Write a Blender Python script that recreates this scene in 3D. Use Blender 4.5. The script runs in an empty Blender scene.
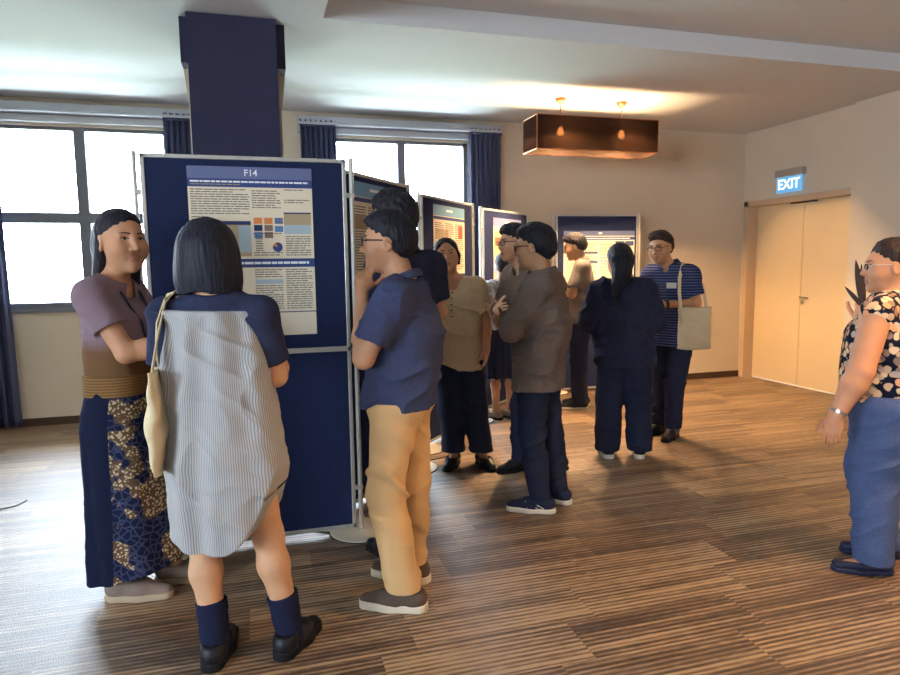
import bpy, bmesh, math, random
import numpy as np
from mathutils import Matrix, Vector
R_ = math.radians
sc = bpy.context.scene
COL = sc.collection
Q = 1.0            # voxel size multiplier

# ------------------------------------------------------------------ materials
def lin(h):
    if isinstance(h, str):
        v = [int(h[i:i+2], 16)/255 for i in (0, 2, 4)]
    else:
        v = list(h)
    return tuple(((x+.055)/1.055)**2.4 if x > .04045 else x/12.92 for x in v) + (1.,)

def mat(name, col, rough=.8, spec=.25, noise=None, bump=None, metal=0., sheen=0., build=None, alpha=None):
    m = bpy.data.materials.new(name); m.use_nodes = True
    nt = m.node_tree; b = nt.nodes['Principled BSDF']
    b.inputs['Base Color'].default_value = lin(col)
    b.inputs['Roughness'].default_value = rough
    b.inputs['Specular IOR Level'].default_value = spec
    b.inputs['Metallic'].default_value = metal
    if sheen: b.inputs['Sheen Weight'].default_value = sheen
    tc = nt.nodes.new('ShaderNodeTexCoord')
    if noise:
        s, amt = noise[:2]
        n = nt.nodes.new('ShaderNodeTexNoise'); n.inputs['Scale'].default_value = s; n.inputs['Detail'].default_value = 4
        nt.links.new(tc.outputs['Object'], n.inputs['Vector'])
        mr = nt.nodes.new('ShaderNodeMapRange'); mr.inputs[1].default_value = .3; mr.inputs[2].default_value = .7
        mr.inputs[3].default_value = 1-amt; mr.inputs[4].default_value = 1+amt
        nt.links.new(n.outputs['Fac'], mr.inputs[0])
        mx = nt.nodes.new('ShaderNodeVectorMath'); mx.operation = 'SCALE'
        mx.inputs[0].default_value = lin(col)[:3]
        nt.links.new(mr.outputs[0], mx.inputs['Scale'])
        nt.links.new(mx.outputs[0], b.inputs['Base Color'])
    if bump:
        n2 = nt.nodes.new('ShaderNodeTexNoise'); n2.inputs['Scale'].default_value = bump[0]
        n2.inputs['Detail'].default_value = 3
        nt.links.new(tc.outputs['Object'], n2.inputs['Vector'])
        bp = nt.nodes.new('ShaderNodeBump'); bp.inputs['Strength'].default_value = bump[1]; bp.inputs['Distance'].default_value = .01
        nt.links.new(n2.outputs['Fac'], bp.inputs['Height']); nt.links.new(bp.outputs[0], b.inputs['Normal'])
    if build: build(nt, b, tc)
    return m

def ramp(nt, fac, stops, interp='LINEAR'):
    r = nt.nodes.new('ShaderNodeValToRGB'); r.color_ramp.interpolation = interp
    e = r.color_ramp.elements
    while len(e) < len(stops): e.new(.5)
    for k, (p, c) in enumerate(stops):
        e[k].position = p; e[k].color = lin(c)
    nt.links.new(fac, r.inputs[0]); return r.outputs[0]
def mapping(nt, tc, sc_, rot=(0,0,0)):
    mp = nt.nodes.new('ShaderNodeMapping'); mp.inputs['Scale'].default_value = sc_; mp.inputs['Rotation'].default_value = rot
    nt.links.new(tc.outputs['Object'], mp.inputs['Vector']); return mp.outputs[0]
def tex(nt, kind, vec, **kw):
    n = nt.nodes.new(kind); nt.links.new(vec, n.inputs['Vector'])
    for k, v in kw.items():
        if k.startswith('_'): setattr(n, k[1:], v)
        else: n.inputs[k].default_value = v
    return n
def mixc(nt, fac, a, b):
    n = nt.nodes.new('ShaderNodeMix'); n.data_type = 'RGBA'
    def put(s, v):
        if isinstance(v, (str, tuple)): s.default_value = lin(v) if isinstance(v, str) else v
        elif isinstance(v, (int, float)): s.default_value = v
        else: nt.links.new(v, s)
    put(n.inputs[0], fac); put(n.inputs[6], a); put(n.inputs[7], b); return n.outputs[2]
def math_(nt, op, a, b=None):
    n = nt.nodes.new('ShaderNodeMath'); n.operation = op
    for i, v in enumerate((a, b)):
        if v is None: continue
        if isinstance(v, (int, float)): n.inputs[i].default_value = v
        else: nt.links.new(v, n.inputs[i])
    return n.outputs[0]

def carpet_nodes(nt, b, tc):
    sep = nt.nodes.new('ShaderNodeSeparateXYZ'); nt.links.new(tc.outputs['Object'], sep.inputs[0])
    # carpet tiles, staggered; each tile shifts stripe phase, line weight and tone
    row = math_(nt, 'FLOOR', math_(nt, 'DIVIDE', sep.outputs[1], .25))
    xo = math_(nt, 'ADD', sep.outputs[0], math_(nt, 'MULTIPLY', row, .61))
    colm = math_(nt, 'FLOOR', math_(nt, 'DIVIDE', xo, .75))
    cmb = nt.nodes.new('ShaderNodeCombineXYZ'); nt.links.new(row, cmb.inputs[0]); nt.links.new(colm, cmb.inputs[1])
    wn = nt.nodes.new('ShaderNodeTexWhiteNoise'); wn.noise_dimensions = '3D'; nt.links.new(cmb.outputs[0], wn.inputs['Vector'])
    c2 = nt.nodes.new('ShaderNodeCombineXYZ')
    nt.links.new(math_(nt, 'MULTIPLY', sep.outputs[0], 1.1), c2.inputs[0])
    nt.links.new(math_(nt, 'MULTIPLY', sep.outputs[1], 22.), c2.inputs[1])
    nt.links.new(math_(nt, 'MULTIPLY', wn.outputs[0], 7.), c2.inputs[2])
    n = tex(nt, 'ShaderNodeTexNoise', c2.outputs[0], Scale=1., Detail=2., Roughness=.55)
    y2 = math_(nt, 'ADD', math_(nt, 'MULTIPLY', sep.outputs[1], 2*math.pi/.026), math_(nt, 'MULTIPLY', wn.outputs[0], 40.))
    dash = tex(nt, 'ShaderNodeTexNoise', mapping(nt, tc, (14, 70, 1)), Scale=1., Detail=1.)
    line = math_(nt, 'ADD', math_(nt, 'MULTIPLY', math_(nt, 'SINE', y2), .17), math_(nt, 'MULTIPLY', math_(nt, 'SUBTRACT', dash.outputs['Fac'], .5), .35))
    f = math_(nt, 'ADD', math_(nt, 'ADD', n.outputs['Fac'], line), math_(nt, 'MULTIPLY', math_(nt, 'SUBTRACT', wn.outputs[0], .5), .26))
    colr = ramp(nt, f, [(.26, '4a362b'), (.42, '65503f'), (.54, '846a52'), (.68, 'a88c6c'), (.80, 'bb9f7c')])
    n3 = tex(nt, 'ShaderNodeTexNoise', tc.outputs['Object'], Scale=220., Detail=2.)
    colr2 = mixc(nt, math_(nt, 'MULTIPLY', n3.outputs['Fac'], .3), colr, '4a382c')
    nt.links.new(colr2, b.inputs['Base Color'])
    bp = nt.nodes.new('ShaderNodeBump'); bp.inputs['Strength'].default_value = .3; bp.inputs['Distance'].default_value = .01
    nt.links.new(n3.outputs['Fac'], bp.inputs['Height']); nt.links.new(bp.outputs[0], b.inputs['Normal'])

def stripes_nodes(axis, period, c1, c2, soft=.5, thr=.5):
    def f(nt, b, tc):
        sep = nt.nodes.new('ShaderNodeSeparateXYZ'); nt.links.new(tc.outputs['Object'], sep.inputs[0])
        nz = tex(nt, 'ShaderNodeTexNoise', tc.outputs['Object'], Scale=6.)
        v = math_(nt, 'ADD', math_(nt, 'MULTIPLY', sep.outputs[axis], 2*math.pi/period), math_(nt, 'MULTIPLY', nz.outputs['Fac'], 2.5))
        s = math_(nt, 'ADD', math_(nt, 'MULTIPLY', math_(nt, 'SINE', v), .5), .5)
        nt.links.new(ramp(nt, s, [(max(0, thr-soft/2), c1), (min(1, thr+soft/2), c2)]), b.inputs['Base Color'])
    return f
def batik_nodes(nt, b, tc):
    sep = nt.nodes.new('ShaderNodeSeparateXYZ'); nt.links.new(tc.outputs['Object'], sep.inputs[0])
    n = tex(nt, 'ShaderNodeTexNoise', tc.outputs['Object'], Scale=9., Detail=2.)
    v = tex(nt, 'ShaderNodeTexVoronoi', tc.outputs['Object'], Scale=85.)
    v2 = tex(nt, 'ShaderNodeTexVoronoi', tc.outputs['Object'], Scale=34., _feature='DISTANCE_TO_EDGE')
    tan = ramp(nt, v.outputs['Distance'], [(.25, 'c9b493'), (.5, '5d4836')])
    leaf = ramp(nt, v2.outputs['Distance'], [(.04, '3b3f5c'), (.12, '161d38')])
    pat = mixc(nt, ramp(nt, n.outputs['Fac'], [(.47, '000000'), (.50, 'ffffff')]), leaf, tan)
    side = math_(nt, 'GREATER_THAN', sep.outputs[1], .03)
    nt.links.new(mixc(nt, side, '141b33', pat), b.inputs['Base Color'])
def floral_nodes(nt, b, tc):
    w = tex(nt, 'ShaderNodeTexNoise', tc.outputs['Object'], Scale=20.)
    vm = nt.nodes.new('ShaderNodeVectorMath'); vm.operation = 'MULTIPLY_ADD'
    nt.links.new(w.outputs['Color'], vm.inputs[0]); vm.inputs[1].default_value = (.03,)*3; nt.links.new(tc.outputs['Object'], vm.inputs[2])
    v = tex(nt, 'ShaderNodeTexVoronoi', vm.outputs[0], Scale=32.)
    sepc = nt.nodes.new('ShaderNodeSeparateColor'); nt.links.new(v.outputs['Color'], sepc.inputs[0])
    pet = ramp(nt, sepc.outputs[0], [(0, 'caa887'), (.25, 'e3c49c'), (.5, '8d7362'), (.68, 'd99b72'), (.85, 'b8a79a')], 'CONSTANT')
    nt.links.new(mixc(nt, ramp(nt, v.outputs['Distance'], [(.50, '000000'), (.60, 'ffffff')]), pet, '151829'), b.inputs['Base Color'])
def weave_nodes(c1, c2, s=90):
    def f(nt, b, tc):
        n = tex(nt, 'ShaderNodeTexNoise', mapping(nt, tc, (s, s, s*.35)), Scale=1., Detail=3.)
        nt.links.new(ramp(nt, n.outputs['Fac'], [(.35, c1), (.65, c2)]), b.inputs['Base Color'])
    return f
def twotone_nodes(nt, b, tc):
    sep = nt.nodes.new('ShaderNodeSeparateXYZ'); nt.links.new(tc.outputs['Object'], sep.inputs[0])
    n = tex(nt, 'ShaderNodeTexNoise', tc.outputs['Object'], Scale=9.)
    z = math_(nt, 'ADD', sep.outputs[2], math_(nt, 'MULTIPLY', n.outputs['Fac'], .03))
    nt.links.new(ramp(nt, math_(nt, 'SUBTRACT', z, .7), [(.41, '6d5138'), (.47, '85707a')]), b.inputs['Base Color'])

def hair_nodes(col, col2):
    def f(nt, b, tc):
        n = tex(nt, 'ShaderNodeTexNoise', mapping(nt, tc, (160, 160, 14)), Scale=1., Detail=2.)
        nt.links.new(ramp(nt, n.outputs['Fac'], [(.3, col), (.7, col2)]), b.inputs['Base Color'])
        bp = nt.nodes.new('ShaderNodeBump'); bp.inputs['Strength'].default_value = .5; bp.inputs['Distance'].default_value = .006
        nt.links.new(n.outputs['Fac'], bp.inputs['Height']); nt.links.new(bp.outputs[0], b.inputs['Normal'])
    return f

M = dict(
 wall=mat('wall_paint', 'cdc1ae', .85, .15, noise=(3, .02)),
 ceil=mat('ceiling_paint', 'cfd2d6', .9, .1),
 carpet=mat('carpet', '6a5040', .42, .9, build=carpet_nodes),
 base=mat('dark_skirting', '4a372c', .5),
 doorp=mat('door_cream', 'd8c19a', .5, .3, noise=(2, .03)),
 doorf=mat('door_frame_tan', 'c2a98c', .5, .3),
 alu=mat('brushed_aluminium', 'c3c2bd', .35, .5, metal=.6, noise=(40, .05)),
 steel=mat('steel', 'a9a59c', .3, .5, metal=.9),
 winf=mat('window_frame_grey', '6d7078', .5),
 track=mat('curtain_track_white', 'b9bdc4', .6),
 curtain=mat('curtain_navy', '454a64', .9, .1, noise=(60, .15)),
 board=mat('navy_felt', '262e4c', 1., .05, noise=(150, .12), bump=(300, .1)),
 disc=mat('disc_base_cream', 'cfc4b0', .45, .4),
 rim=mat('rubber_black', '15161c', .6),
 column=mat('column_navy_panel', '34344b', .7, .15, noise=(30, .06)),
 columnl=mat('column_plaster', 'b9aa98', .9),
 paper=mat('poster_paper', 'e6dac2', .6),
 papero=mat('poster_paper_orange', 'efc796', .6),
 ink=mat('ink_grey', '7a6f68', .7), inkd=mat('ink_dark', '2f3a63', .6), inkr=mat('ink_red', 'd0583a', .7),
 inkw=mat('ink_white', 'eef0f2', .6), navyh=mat('header_navy', '3a4a80', .6), slate=mat('header_slate', '69729a', .6),
 lblue=mat('table_blue', 'a9bcc6', .6), sky=mat('header_sky', '6f9fc6', .6), tan=mat('table_tan', 'b39f80', .6), orange=mat('swatch_orange', 'e08a4c', .6),
 brownsw=mat('swatch_brown', '8c7468', .6), bluesw=mat('swatch_blue', '5f86b5', .6),
 exitb=mat('exit_blue', '6aa6d2', .4), exitg=mat('exit_grey', 'a59c93', .5),
 white=mat('gap_daylight_white', 'f2f2ee', .4),
 black=mat('black_plastic', '101116', .4, .4),
 chrome=mat('chrome', 'd9d5cc', .2, .5, metal=1.),
)
def emis(m, col, s):
    b = m.node_tree.nodes['Principled BSDF']; b.inputs['Emission Color'].default_value = lin(col); b.inputs['Emission Strength'].default_value = s
emis(M['exitb'], '5f9fd0', .5)
M['exitw'] = mat('exit_letters', 'f4f7fa', .4); emis(M['exitw'], 'f4f7fa', .9)

# ------------------------------------------------------------------ basic mesh helpers
class MB:
    def __init__(s): s.v = []; s.f = []
    def box(s, lo, hi, rot=None, at=None):
        n = len(s.v)
        P = [Vector((x, y, z)) for z in (lo[2], hi[2]) for y in (lo[1], hi[1]) for x in (lo[0], hi[0])]
        for p in P:
            if rot is not None: p = rot @ p
            if at is not None: p = p + Vector(at)
            s.v.append(tuple(p))
        s.f += [tuple(n+i for i in q) for q in ((0,2,3,1),(4,5,7,6),(0,1,5,4),(2,6,7,3),(0,4,6,2),(1,3,7,5))]
        return s
    def tube(s, pts, r, n=10, closed=False, cap=True):
        pts = [Vector(p) for p in pts]; m = len(pts); st = len(s.v)
        rr = r if hasattr(r, '__len__') else [r]*m
        up = None
        for i, p in enumerate(pts):
            a = pts[(i-1) % m] if (i or closed) else p
            c = pts[(i+1) % m] if (i < m-1 or closed) else p
            t = (c-a).normalized() if (c-a).length > 1e-9 else Vector((0,0,1))
            if up is None: up = Vector((0,0,1)) if abs(t.z) < .9 else Vector((1,0,0))
            u = (up - t*up.dot(t)); u = u.normalized() if u.length > 1e-6 else t.orthogonal().normalized()
            up = u; w = t.cross(u)
            for k in range(n):
                an = 2*math.pi*k/n; s.v.append(tuple(p + (u*math.cos(an)+w*math.sin(an))*rr[i]))
        for i in range(m if closed else m-1):
            j = (i+1) % m
            for k in range(n):
                k2 = (k+1) % n; s.f.append((st+i*n+k, st+i*n+k2, st+j*n+k2, st+j*n+k))
        if cap and not closed:
            s.f.append(tuple(st+k for k in reversed(range(n)))); s.f.append(tuple(st+(m-1)*n+k for k in range(n)))
        return s
    def lathe(s, prof, n=32, at=(0,0,0)):
        st = len(s.v)
        for r, z in prof:
            for k in range(n):
                a = 2*math.pi*k/n; s.v.append((at[0]+r*math.cos(a), at[1]+r*math.sin(a), at[2]+z))
        m = len(prof)
        for i in range(m-1):
            for k in range(n):
                k2 = (k+1) % n; s.f.append((st+i*n+k, st+i*n+k2, st+(i+1)*n+k2, st+(i+1)*n+k))
        s.f.append(tuple(st+k for k in reversed(range(n)))); s.f.append(tuple(st+(m-1)*n+k for k in range(n)))
        return s
    def quad(s, a, b, c, d):
        n = len(s.v); s.v += [a, b, c, d]; s.f.append((n, n+1, n+2, n+3)); return s
    def build(s, name, m, parent=None, smooth=False, bevel=0):
        me = bpy.data.meshes.new(name); me.from_pydata(s.v, [], s.f); me.update()
        return link(name, me, m, parent, smooth, bevel)
def link(name, me, m, parent=None, smooth=False, bevel=0):
    o = bpy.data.objects.new(name, me); COL.objects.link(o)
    for x in (m if isinstance(m, (list, tuple)) else [m]): me.materials.append(x)
    if parent is not None: o.parent = parent
    if smooth:
        me.polygons.foreach_set('use_smooth', [True]*len(me.polygons))
    if bevel:
        b = o.modifiers.new('bevel', 'BEVEL'); b.width = bevel; b.segments = 2; b.limit_method = 'ANGLE'
    return o
def tag(o, label, cat, group=None, kind=None):
    o['label'] = label; o['category'] = cat
    if group: o['group'] = group
    if kind: o['kind'] = kind
    return o
def empty(name, loc, rz=0.):
    o = bpy.data.objects.new(name, None); COL.objects.link(o); o.location = loc; o.rotation_euler = (0, 0, rz); o.empty_display_size = .1
    return o
def struct(name, mb, m, parent=None, label=None, bevel=0):
    o = mb.build(name, m, parent, bevel=bevel)
    if parent is None:
        o['kind'] = 'structure'
        if label: o['label'] = label
    return o
def txt(name, s, size, m, parent, loc, rot, ext=.001):
    c = bpy.data.curves.new(name, 'FONT'); c.body = s; c.size = size; c.extrude = ext; c.align_x = 'CENTER'; c.align_y = 'CENTER'
    c.offset = size*.012
    o = bpy.data.objects.new(name, c); COL.objects.link(o); o.parent = parent; o.location = loc; o.rotation_euler = rot
    dg = bpy.context.evaluated_depsgraph_get(); me = bpy.data.meshes.new_from_object(o.evaluated_get(dg))
    n = bpy.data.objects.new(name, me); COL.objects.link(n); n.parent = parent; n.location = loc; n.rotation_euler = rot
    bpy.data.objects.remove(o); bpy.data.curves.remove(c); me.materials.clear(); me.materials.append(m); return n

# ------------------------------------------------------------------ room
X0, X1, XW, XM, Y0, Y1, ZC = -5.9, 5.90, 5.76, 5.70, -5.6, 6.8, 2.98
b_ = MB(); b_.box((X0-.2, Y0-.2, -.1), (X1+.3, Y1+.3, 0)); struct('floor', b_, M['carpet'], label='brown striped carpet')
# ceiling with the raised coffer
CX0, CX1, CY0, CY1, CH = .45, 5.45, -4.2, 4.3, .14
b_ = MB()
b_.box((X0-.2, CY1, ZC), (X1+.3, Y1+.3, ZC+.4)); b_.box((X0-.2, Y0-.2, ZC), (X1+.3, CY0, ZC+.4))
b_.box((X0-.2, CY0, ZC), (CX0, CY1, ZC+.4)); b_.box((CX1, CY0, ZC), (X1+.3, CY1, ZC+.4))
b_.box((CX0-.02, CY0-.02, ZC+CH), (CX1+.02, CY1+.02, ZC+.4))
struct('ceiling', b_, M['ceil'], label='white ceiling with a raised coffer')
# back wall with two window openings
W = [(-2.28, -.78), (.76, 2.20)]; ZS, ZT = 1.10, 2.74
b_ = MB(); xs = [X0-.2, -5.3, -3.8, W[0][0], W[0][1], W[1][0], W[1][1], X1+.3]
for a, c in ((xs[0], xs[1]), (xs[2], xs[3]), (xs[4], xs[5]), (xs[6], xs[7])): b_.box((a, Y1, 0), (c, Y1+.18, ZC))
for a, c in ((xs[1], xs[2]), W[0], W[1]): b_.box((a, Y1, 0), (c, Y1+.18, ZS)); b_.box((a, Y1, ZT), (c, Y1+.18, ZC))
struct('wall_back', b_, M['wall'], label='tan wall with windows')
b_ = MB(); b_.box((X1, Y0, 0), (X1+.2, Y1+.18, ZC)); b_.box((XM, Y0, 0), (X1, 5.22, ZC)); b_.box((XW, 5.22, 2.15), (X1, Y1+.01, ZC)); b_.box((XW, 6.775, 0), (X1, Y1+.01, 2.15))
struct('wall_right', b_, M['wall'], label='tan wall with a recessed double door')
b_ = MB()
lw = [(-4.9, -3.0), (-1.9, .0)]  # unseen side windows, added so daylight fills in from the camera side
yy = Y0
for a, c in lw:
    b_.box((X0-.18, yy, 0), (X0, a, ZC)); b_.box((X0-.18, a, 0), (X0, c, ZS)); b_.box((X0-.18, a, ZT), (X0, c, ZC)); yy = c
b_.box((X0-.18, yy, 0), (X0, Y1+.18, ZC))
struct('wall_left', b_, M['wall'], label='tan side wall with added unseen windows')
b_ = MB(); b_.box((X0-.2, Y0-.2, 0), (X1+.2, Y0, ZC)); struct('wall_rear', b_, M['wall'], label='tan wall behind the viewer')
b_ = MB(); b_.box((X0, Y1-.015, 0), (XW, Y1, .075)); struct('baseboard_back', b_, M['base'], label='dark skirting below the windows')
b_ = MB(); b_.box((XM-.015, Y0, 0), (XM, 5.22, .075)); struct('baseboard_right', b_, M['base'], label='dark skirting right of the door')

M['glass'] = mat('window_glass', 'ffffff', .02, .5)
def glass_nodes(m):
    nt = m.node_tree; nt.nodes.clear(); o = nt.nodes.new('ShaderNodeOutputMaterial')
    t = nt.nodes.new('ShaderNodeBsdfTransparent'); g = nt.nodes.new('ShaderNodeBsdfGlossy'); g.inputs['Roughness'].default_value = .02
    fr = nt.nodes.new('ShaderNodeFresnel'); fr.inputs[0].default_value = 1.2
    mx = nt.nodes.new('ShaderNodeMixShader')
    nt.links.new(fr.outputs[0], mx.inputs[0]); nt.links.new(t.outputs[0], mx.inputs[1]); nt.links.new(g.outputs[0], mx.inputs[2]); nt.links.new(mx.outputs[0], o.inputs[0])
glass_nodes(M['glass'])
def window(name, x0, x1, mull):
    b = MB(); y0, y1 = Y1+.03, Y1+.10; t = .045
    b.box((x0, y0, ZS), (x1, y1, ZS+t)); b.box((x0, y0, ZT-.03), (x1, y1, ZT)); b.box((x0, y0, ZS), (x0+t, y1, ZT)); b.box((x1-t, y0, ZS), (x1, y1, ZT))
    for m in mull: b.box((m[0], y0-.01, ZS), (m[1], y1, ZT))
    b.box((x0, y0-.015, 1.875), (x1, y1+.01, 1.97))
    o = struct(name, b, M['winf'], label='grey framed window with a cross bar')
    g = MB(); g.box((x0, Y1+.06, ZS), (x1, Y1+.066, ZT)); g.build('pane', M['glass'], o)
    s = MB(); s.box((x0-.02, Y1-.02, ZS-.045), (x1+.02, Y1+.1, ZS)); s.build('sill', M['winf'], o)
    return o
window('window_1', W[0][0], W[0][1], [(-1.585, -1.49)])
window('window_2', W[1][0], W[1][1], [(1.435, 1.515)])
window('window_3', -5.3, -3.8, [(-4.60, -4.51)])
for k, (a, c) in enumerate(lw):
    b = MB(); x0_, x1_ = X0-.11, X0-.04
    b.box((x0_, a, ZS), (x1_, c, ZS+.045)); b.box((x0_, a, ZT-.03), (x1_, c, ZT)); b.box((x0_, a, 1.875), (x1_, c, 1.97))
    for y in (a, (a+c)/2-.04, c-.045): b.box((x0_, y, ZS), (x1_, y+.06, ZT))
    o = struct('window_%d' % (k+4), b, M['winf'], label='unseen grey framed side window added for daylight fill')
    g = MB(); g.box((X0-.08, a, ZS), (X0-.074, c, ZT)); g.build('pane', M['glass'], o)
# pelmet / curtain tracks
for k, (a, c) in enumerate(((-2.55, -.45), (.42, 2.55))):
    b = MB(); b.box((a, Y1-.05, 2.765), (c, Y1, 2.83)); b.box((a, Y1-.14, 2.835), (c, Y1-.02, 2.86)); b.box((a, Y1-.10, 2.86), (c, Y1, 2.925))
    struct('trim_%d' % (k+1), b, M['track'], label='pale curtain track above a window', bevel=.006)
random.seed(4)
def curtain(x0, x1, label, seed, ztop=2.875, zbot=.03):
    rg = np.random.RandomState(seed); nx, nz = 90, 40
    o = empty('curtain', ((x0+x1)/2, Y1-.10, 0)); w = x1-x0
    b = MB(); ph = rg.rand(4)*6
    for j in range(nz+1):
        t = j/nz; z = zbot+(ztop-zbot)*t
        for i in range(nx+1):
            s = i/nx; flare = 1 + .10*(1-t)**2
            fold = .030*math.sin(s*2*math.pi*7+ph[0]+.5*math.sin(t*3+ph[1])) + .012*math.sin(s*2*math.pi*15+ph[2])
            b.v.append(((s-.5)*w*flare, fold*(.65+.35*(1-t)), z + (.010*math.sin(s*2*math.pi*14) if j == nz else 0)))
    for j in range(nz):
        for i in range(nx):
            k = j*(nx+1)+i; b.f.append((k, k+1, k+nx+2, k+nx+1))
    c = b.build('drape', M['curtain'], o, smooth=True)
    so = c.modifiers.new('s', 'SOLIDIFY'); so.thickness = .004
    h = MB(); h.box((-w/2, -.02, ztop-.06), (w/2, .02, ztop-.03)); h.build('heading_tape', M['curtain'], o)
    return tag(o, label, 'curtain', 'navy curtains')
curtain(-2.62, -2.17, 'navy curtain hanging at the picture edge beside the first window', 1)
curtain(-.80, -.42, 'navy curtain hanging just beside the dark column, behind the largest board', 2)
curtain(.44, .785, 'navy curtain on the column side of the second window', 3)
curtain(2.185, 2.545, 'navy curtain between the second window and the bare tan wall', 5)
# column
o = MB().box((-.38, 4.50, 0), (.185, 5.06, ZC)).build('column', M['columnl'], bevel=.004); o['kind'] = 'structure'; o['label'] = 'column clad with a dark navy panel'
MB().box((-.362, 4.37, 0), (.163, 4.50, ZC-.005)).build('front_panel', M['column'], o)
MB().box((-.41, 4.46, 2.705), (.218, 5.10, ZC-.005)).build('capital', M['column'], o)
b = MB()
b.v = [(-.41,4.60,2.705),(.218,4.60,2.705),(.218,5.10,2.705),(-.41,5.10,2.705),(-.38,4.60,2.42),(.185,4.60,2.42),(.185,5.06,2.42),(-.38,5.06,2.42)]
b.f = [(0,3,2,1),(4,5,6,7),(0,1,5,4),(1,2,6,5),(2,3,7,6),(3,0,4,7)]
b.build('haunch', M['columnl'], o)
# door
b = MB(); b.box((XW-.012, 6.70, 0), (X1, 6.776, 2.165)); b.box((XW-.012, 5.222, 2.10), (X1, 6.776, 2.165))
do = struct('door_1', b, M['doorf'], label='cream double door under the exit sign', bevel=.004)
l = MB(); l.box((X1-.014, 5.99, .016), (X1-.001, 6.699, 2.103)); l.build('leaf', M['doorp'], do, bevel=.003)
l = MB(); l.box((X1-.014, 5.225, .016), (X1-.001, 5.984, 2.103)); l.build('leaf', M['doorp'], do, bevel=.003)
l = MB(); l.box((X1-.012, 5.225, .0), (X1-.002, 6.699, .015)); l.build('door_gap_light', M['white'], do)  # white strip paints the daylight leaking under the leaves
l = MB(); l.box((X1-.05, 5.80, 2.085), (X1-.012, 6.15, 2.104)); l.build('door_closer', M['base'], do)
h = MB(); h.tube([(X1-.014, 5.95, 1.03), (X1-.06, 5.95, 1.03)], .011); h.tube([(X1-.055, 5.95, 1.03), (X1-.06, 5.90, 1.028), (X1-.058, 5.83, 1.025)], .009)
h.lathe([(.0, 0), (.025, 0), (.025, .006), (0, .006)], 20, (X1-.016, 5.95, 1.03))
h.tube([(X1-.014, 5.95, .97), (X1-.022, 5.95, .97)], .022, 16); h.build('handle', M['chrome'], do, smooth=False)
# exit sign
e = empty('exit_sign', (XW-.03, 6.05, 2.335))
MB().box((-.03, -.20, .045), (.03, .195, .125)).build('housing', M['exitg'], e, bevel=.004)
MB().box((-.012, -.18, -.13), (.006, .18, .045)).build('panel', M['exitb'], e, bevel=.002)
txt('lettering', 'EXIT', .155, M['exitw'], e, (-.0135, 0, -.043), (R_(90), 0, R_(-90)))
tag(e, 'blue lit EXIT sign above the double door', 'exit sign')

# ------------------------------------------------------------------ pendant lamps
M['shade'] = mat('sheer_brown_shade', '3a2a22', .8)
def shade_nodes(m):
    nt = m.node_tree; nt.nodes.clear(); o = nt.nodes.new('ShaderNodeOutputMaterial')
    t = nt.nodes.new('ShaderNodeBsdfTransparent'); t.inputs[0].default_value = (.40, .33, .29, 1)
    d = nt.nodes.new('ShaderNodeBsdfDiffuse'); d.inputs[0].default_value = lin('2a211d')
    tl = nt.nodes.new('ShaderNodeBsdfTranslucent'); tl.inputs[0].default_value = lin('30241d')
    m1 = nt.nodes.new('ShaderNodeMixShader'); m1.inputs[0].default_value = .35
    nt.links.new(d.outputs[0], m1.inputs[1]); nt.links.new(tl.outputs[0], m1.inputs[2])
    mx = nt.nodes.new('ShaderNodeMixShader'); mx.inputs[0].default_value = .22
    nt.links.new(m1.outputs[0], mx.inputs[1]); nt.links.new(t.outputs[0], mx.inputs[2]); nt.links.new(mx.outputs[0], o.inputs[0])
shade_nodes(M['shade'])
M['bulb'] = mat('bulb_glass', 'ffd9a8', .4); emis(M['bulb'], 'ffb870', 60.)
M['copper'] = mat('copper', 'b9805a', .35, metal=.8)
BULB_W = 420.; SPOT_W = 1400.
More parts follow.
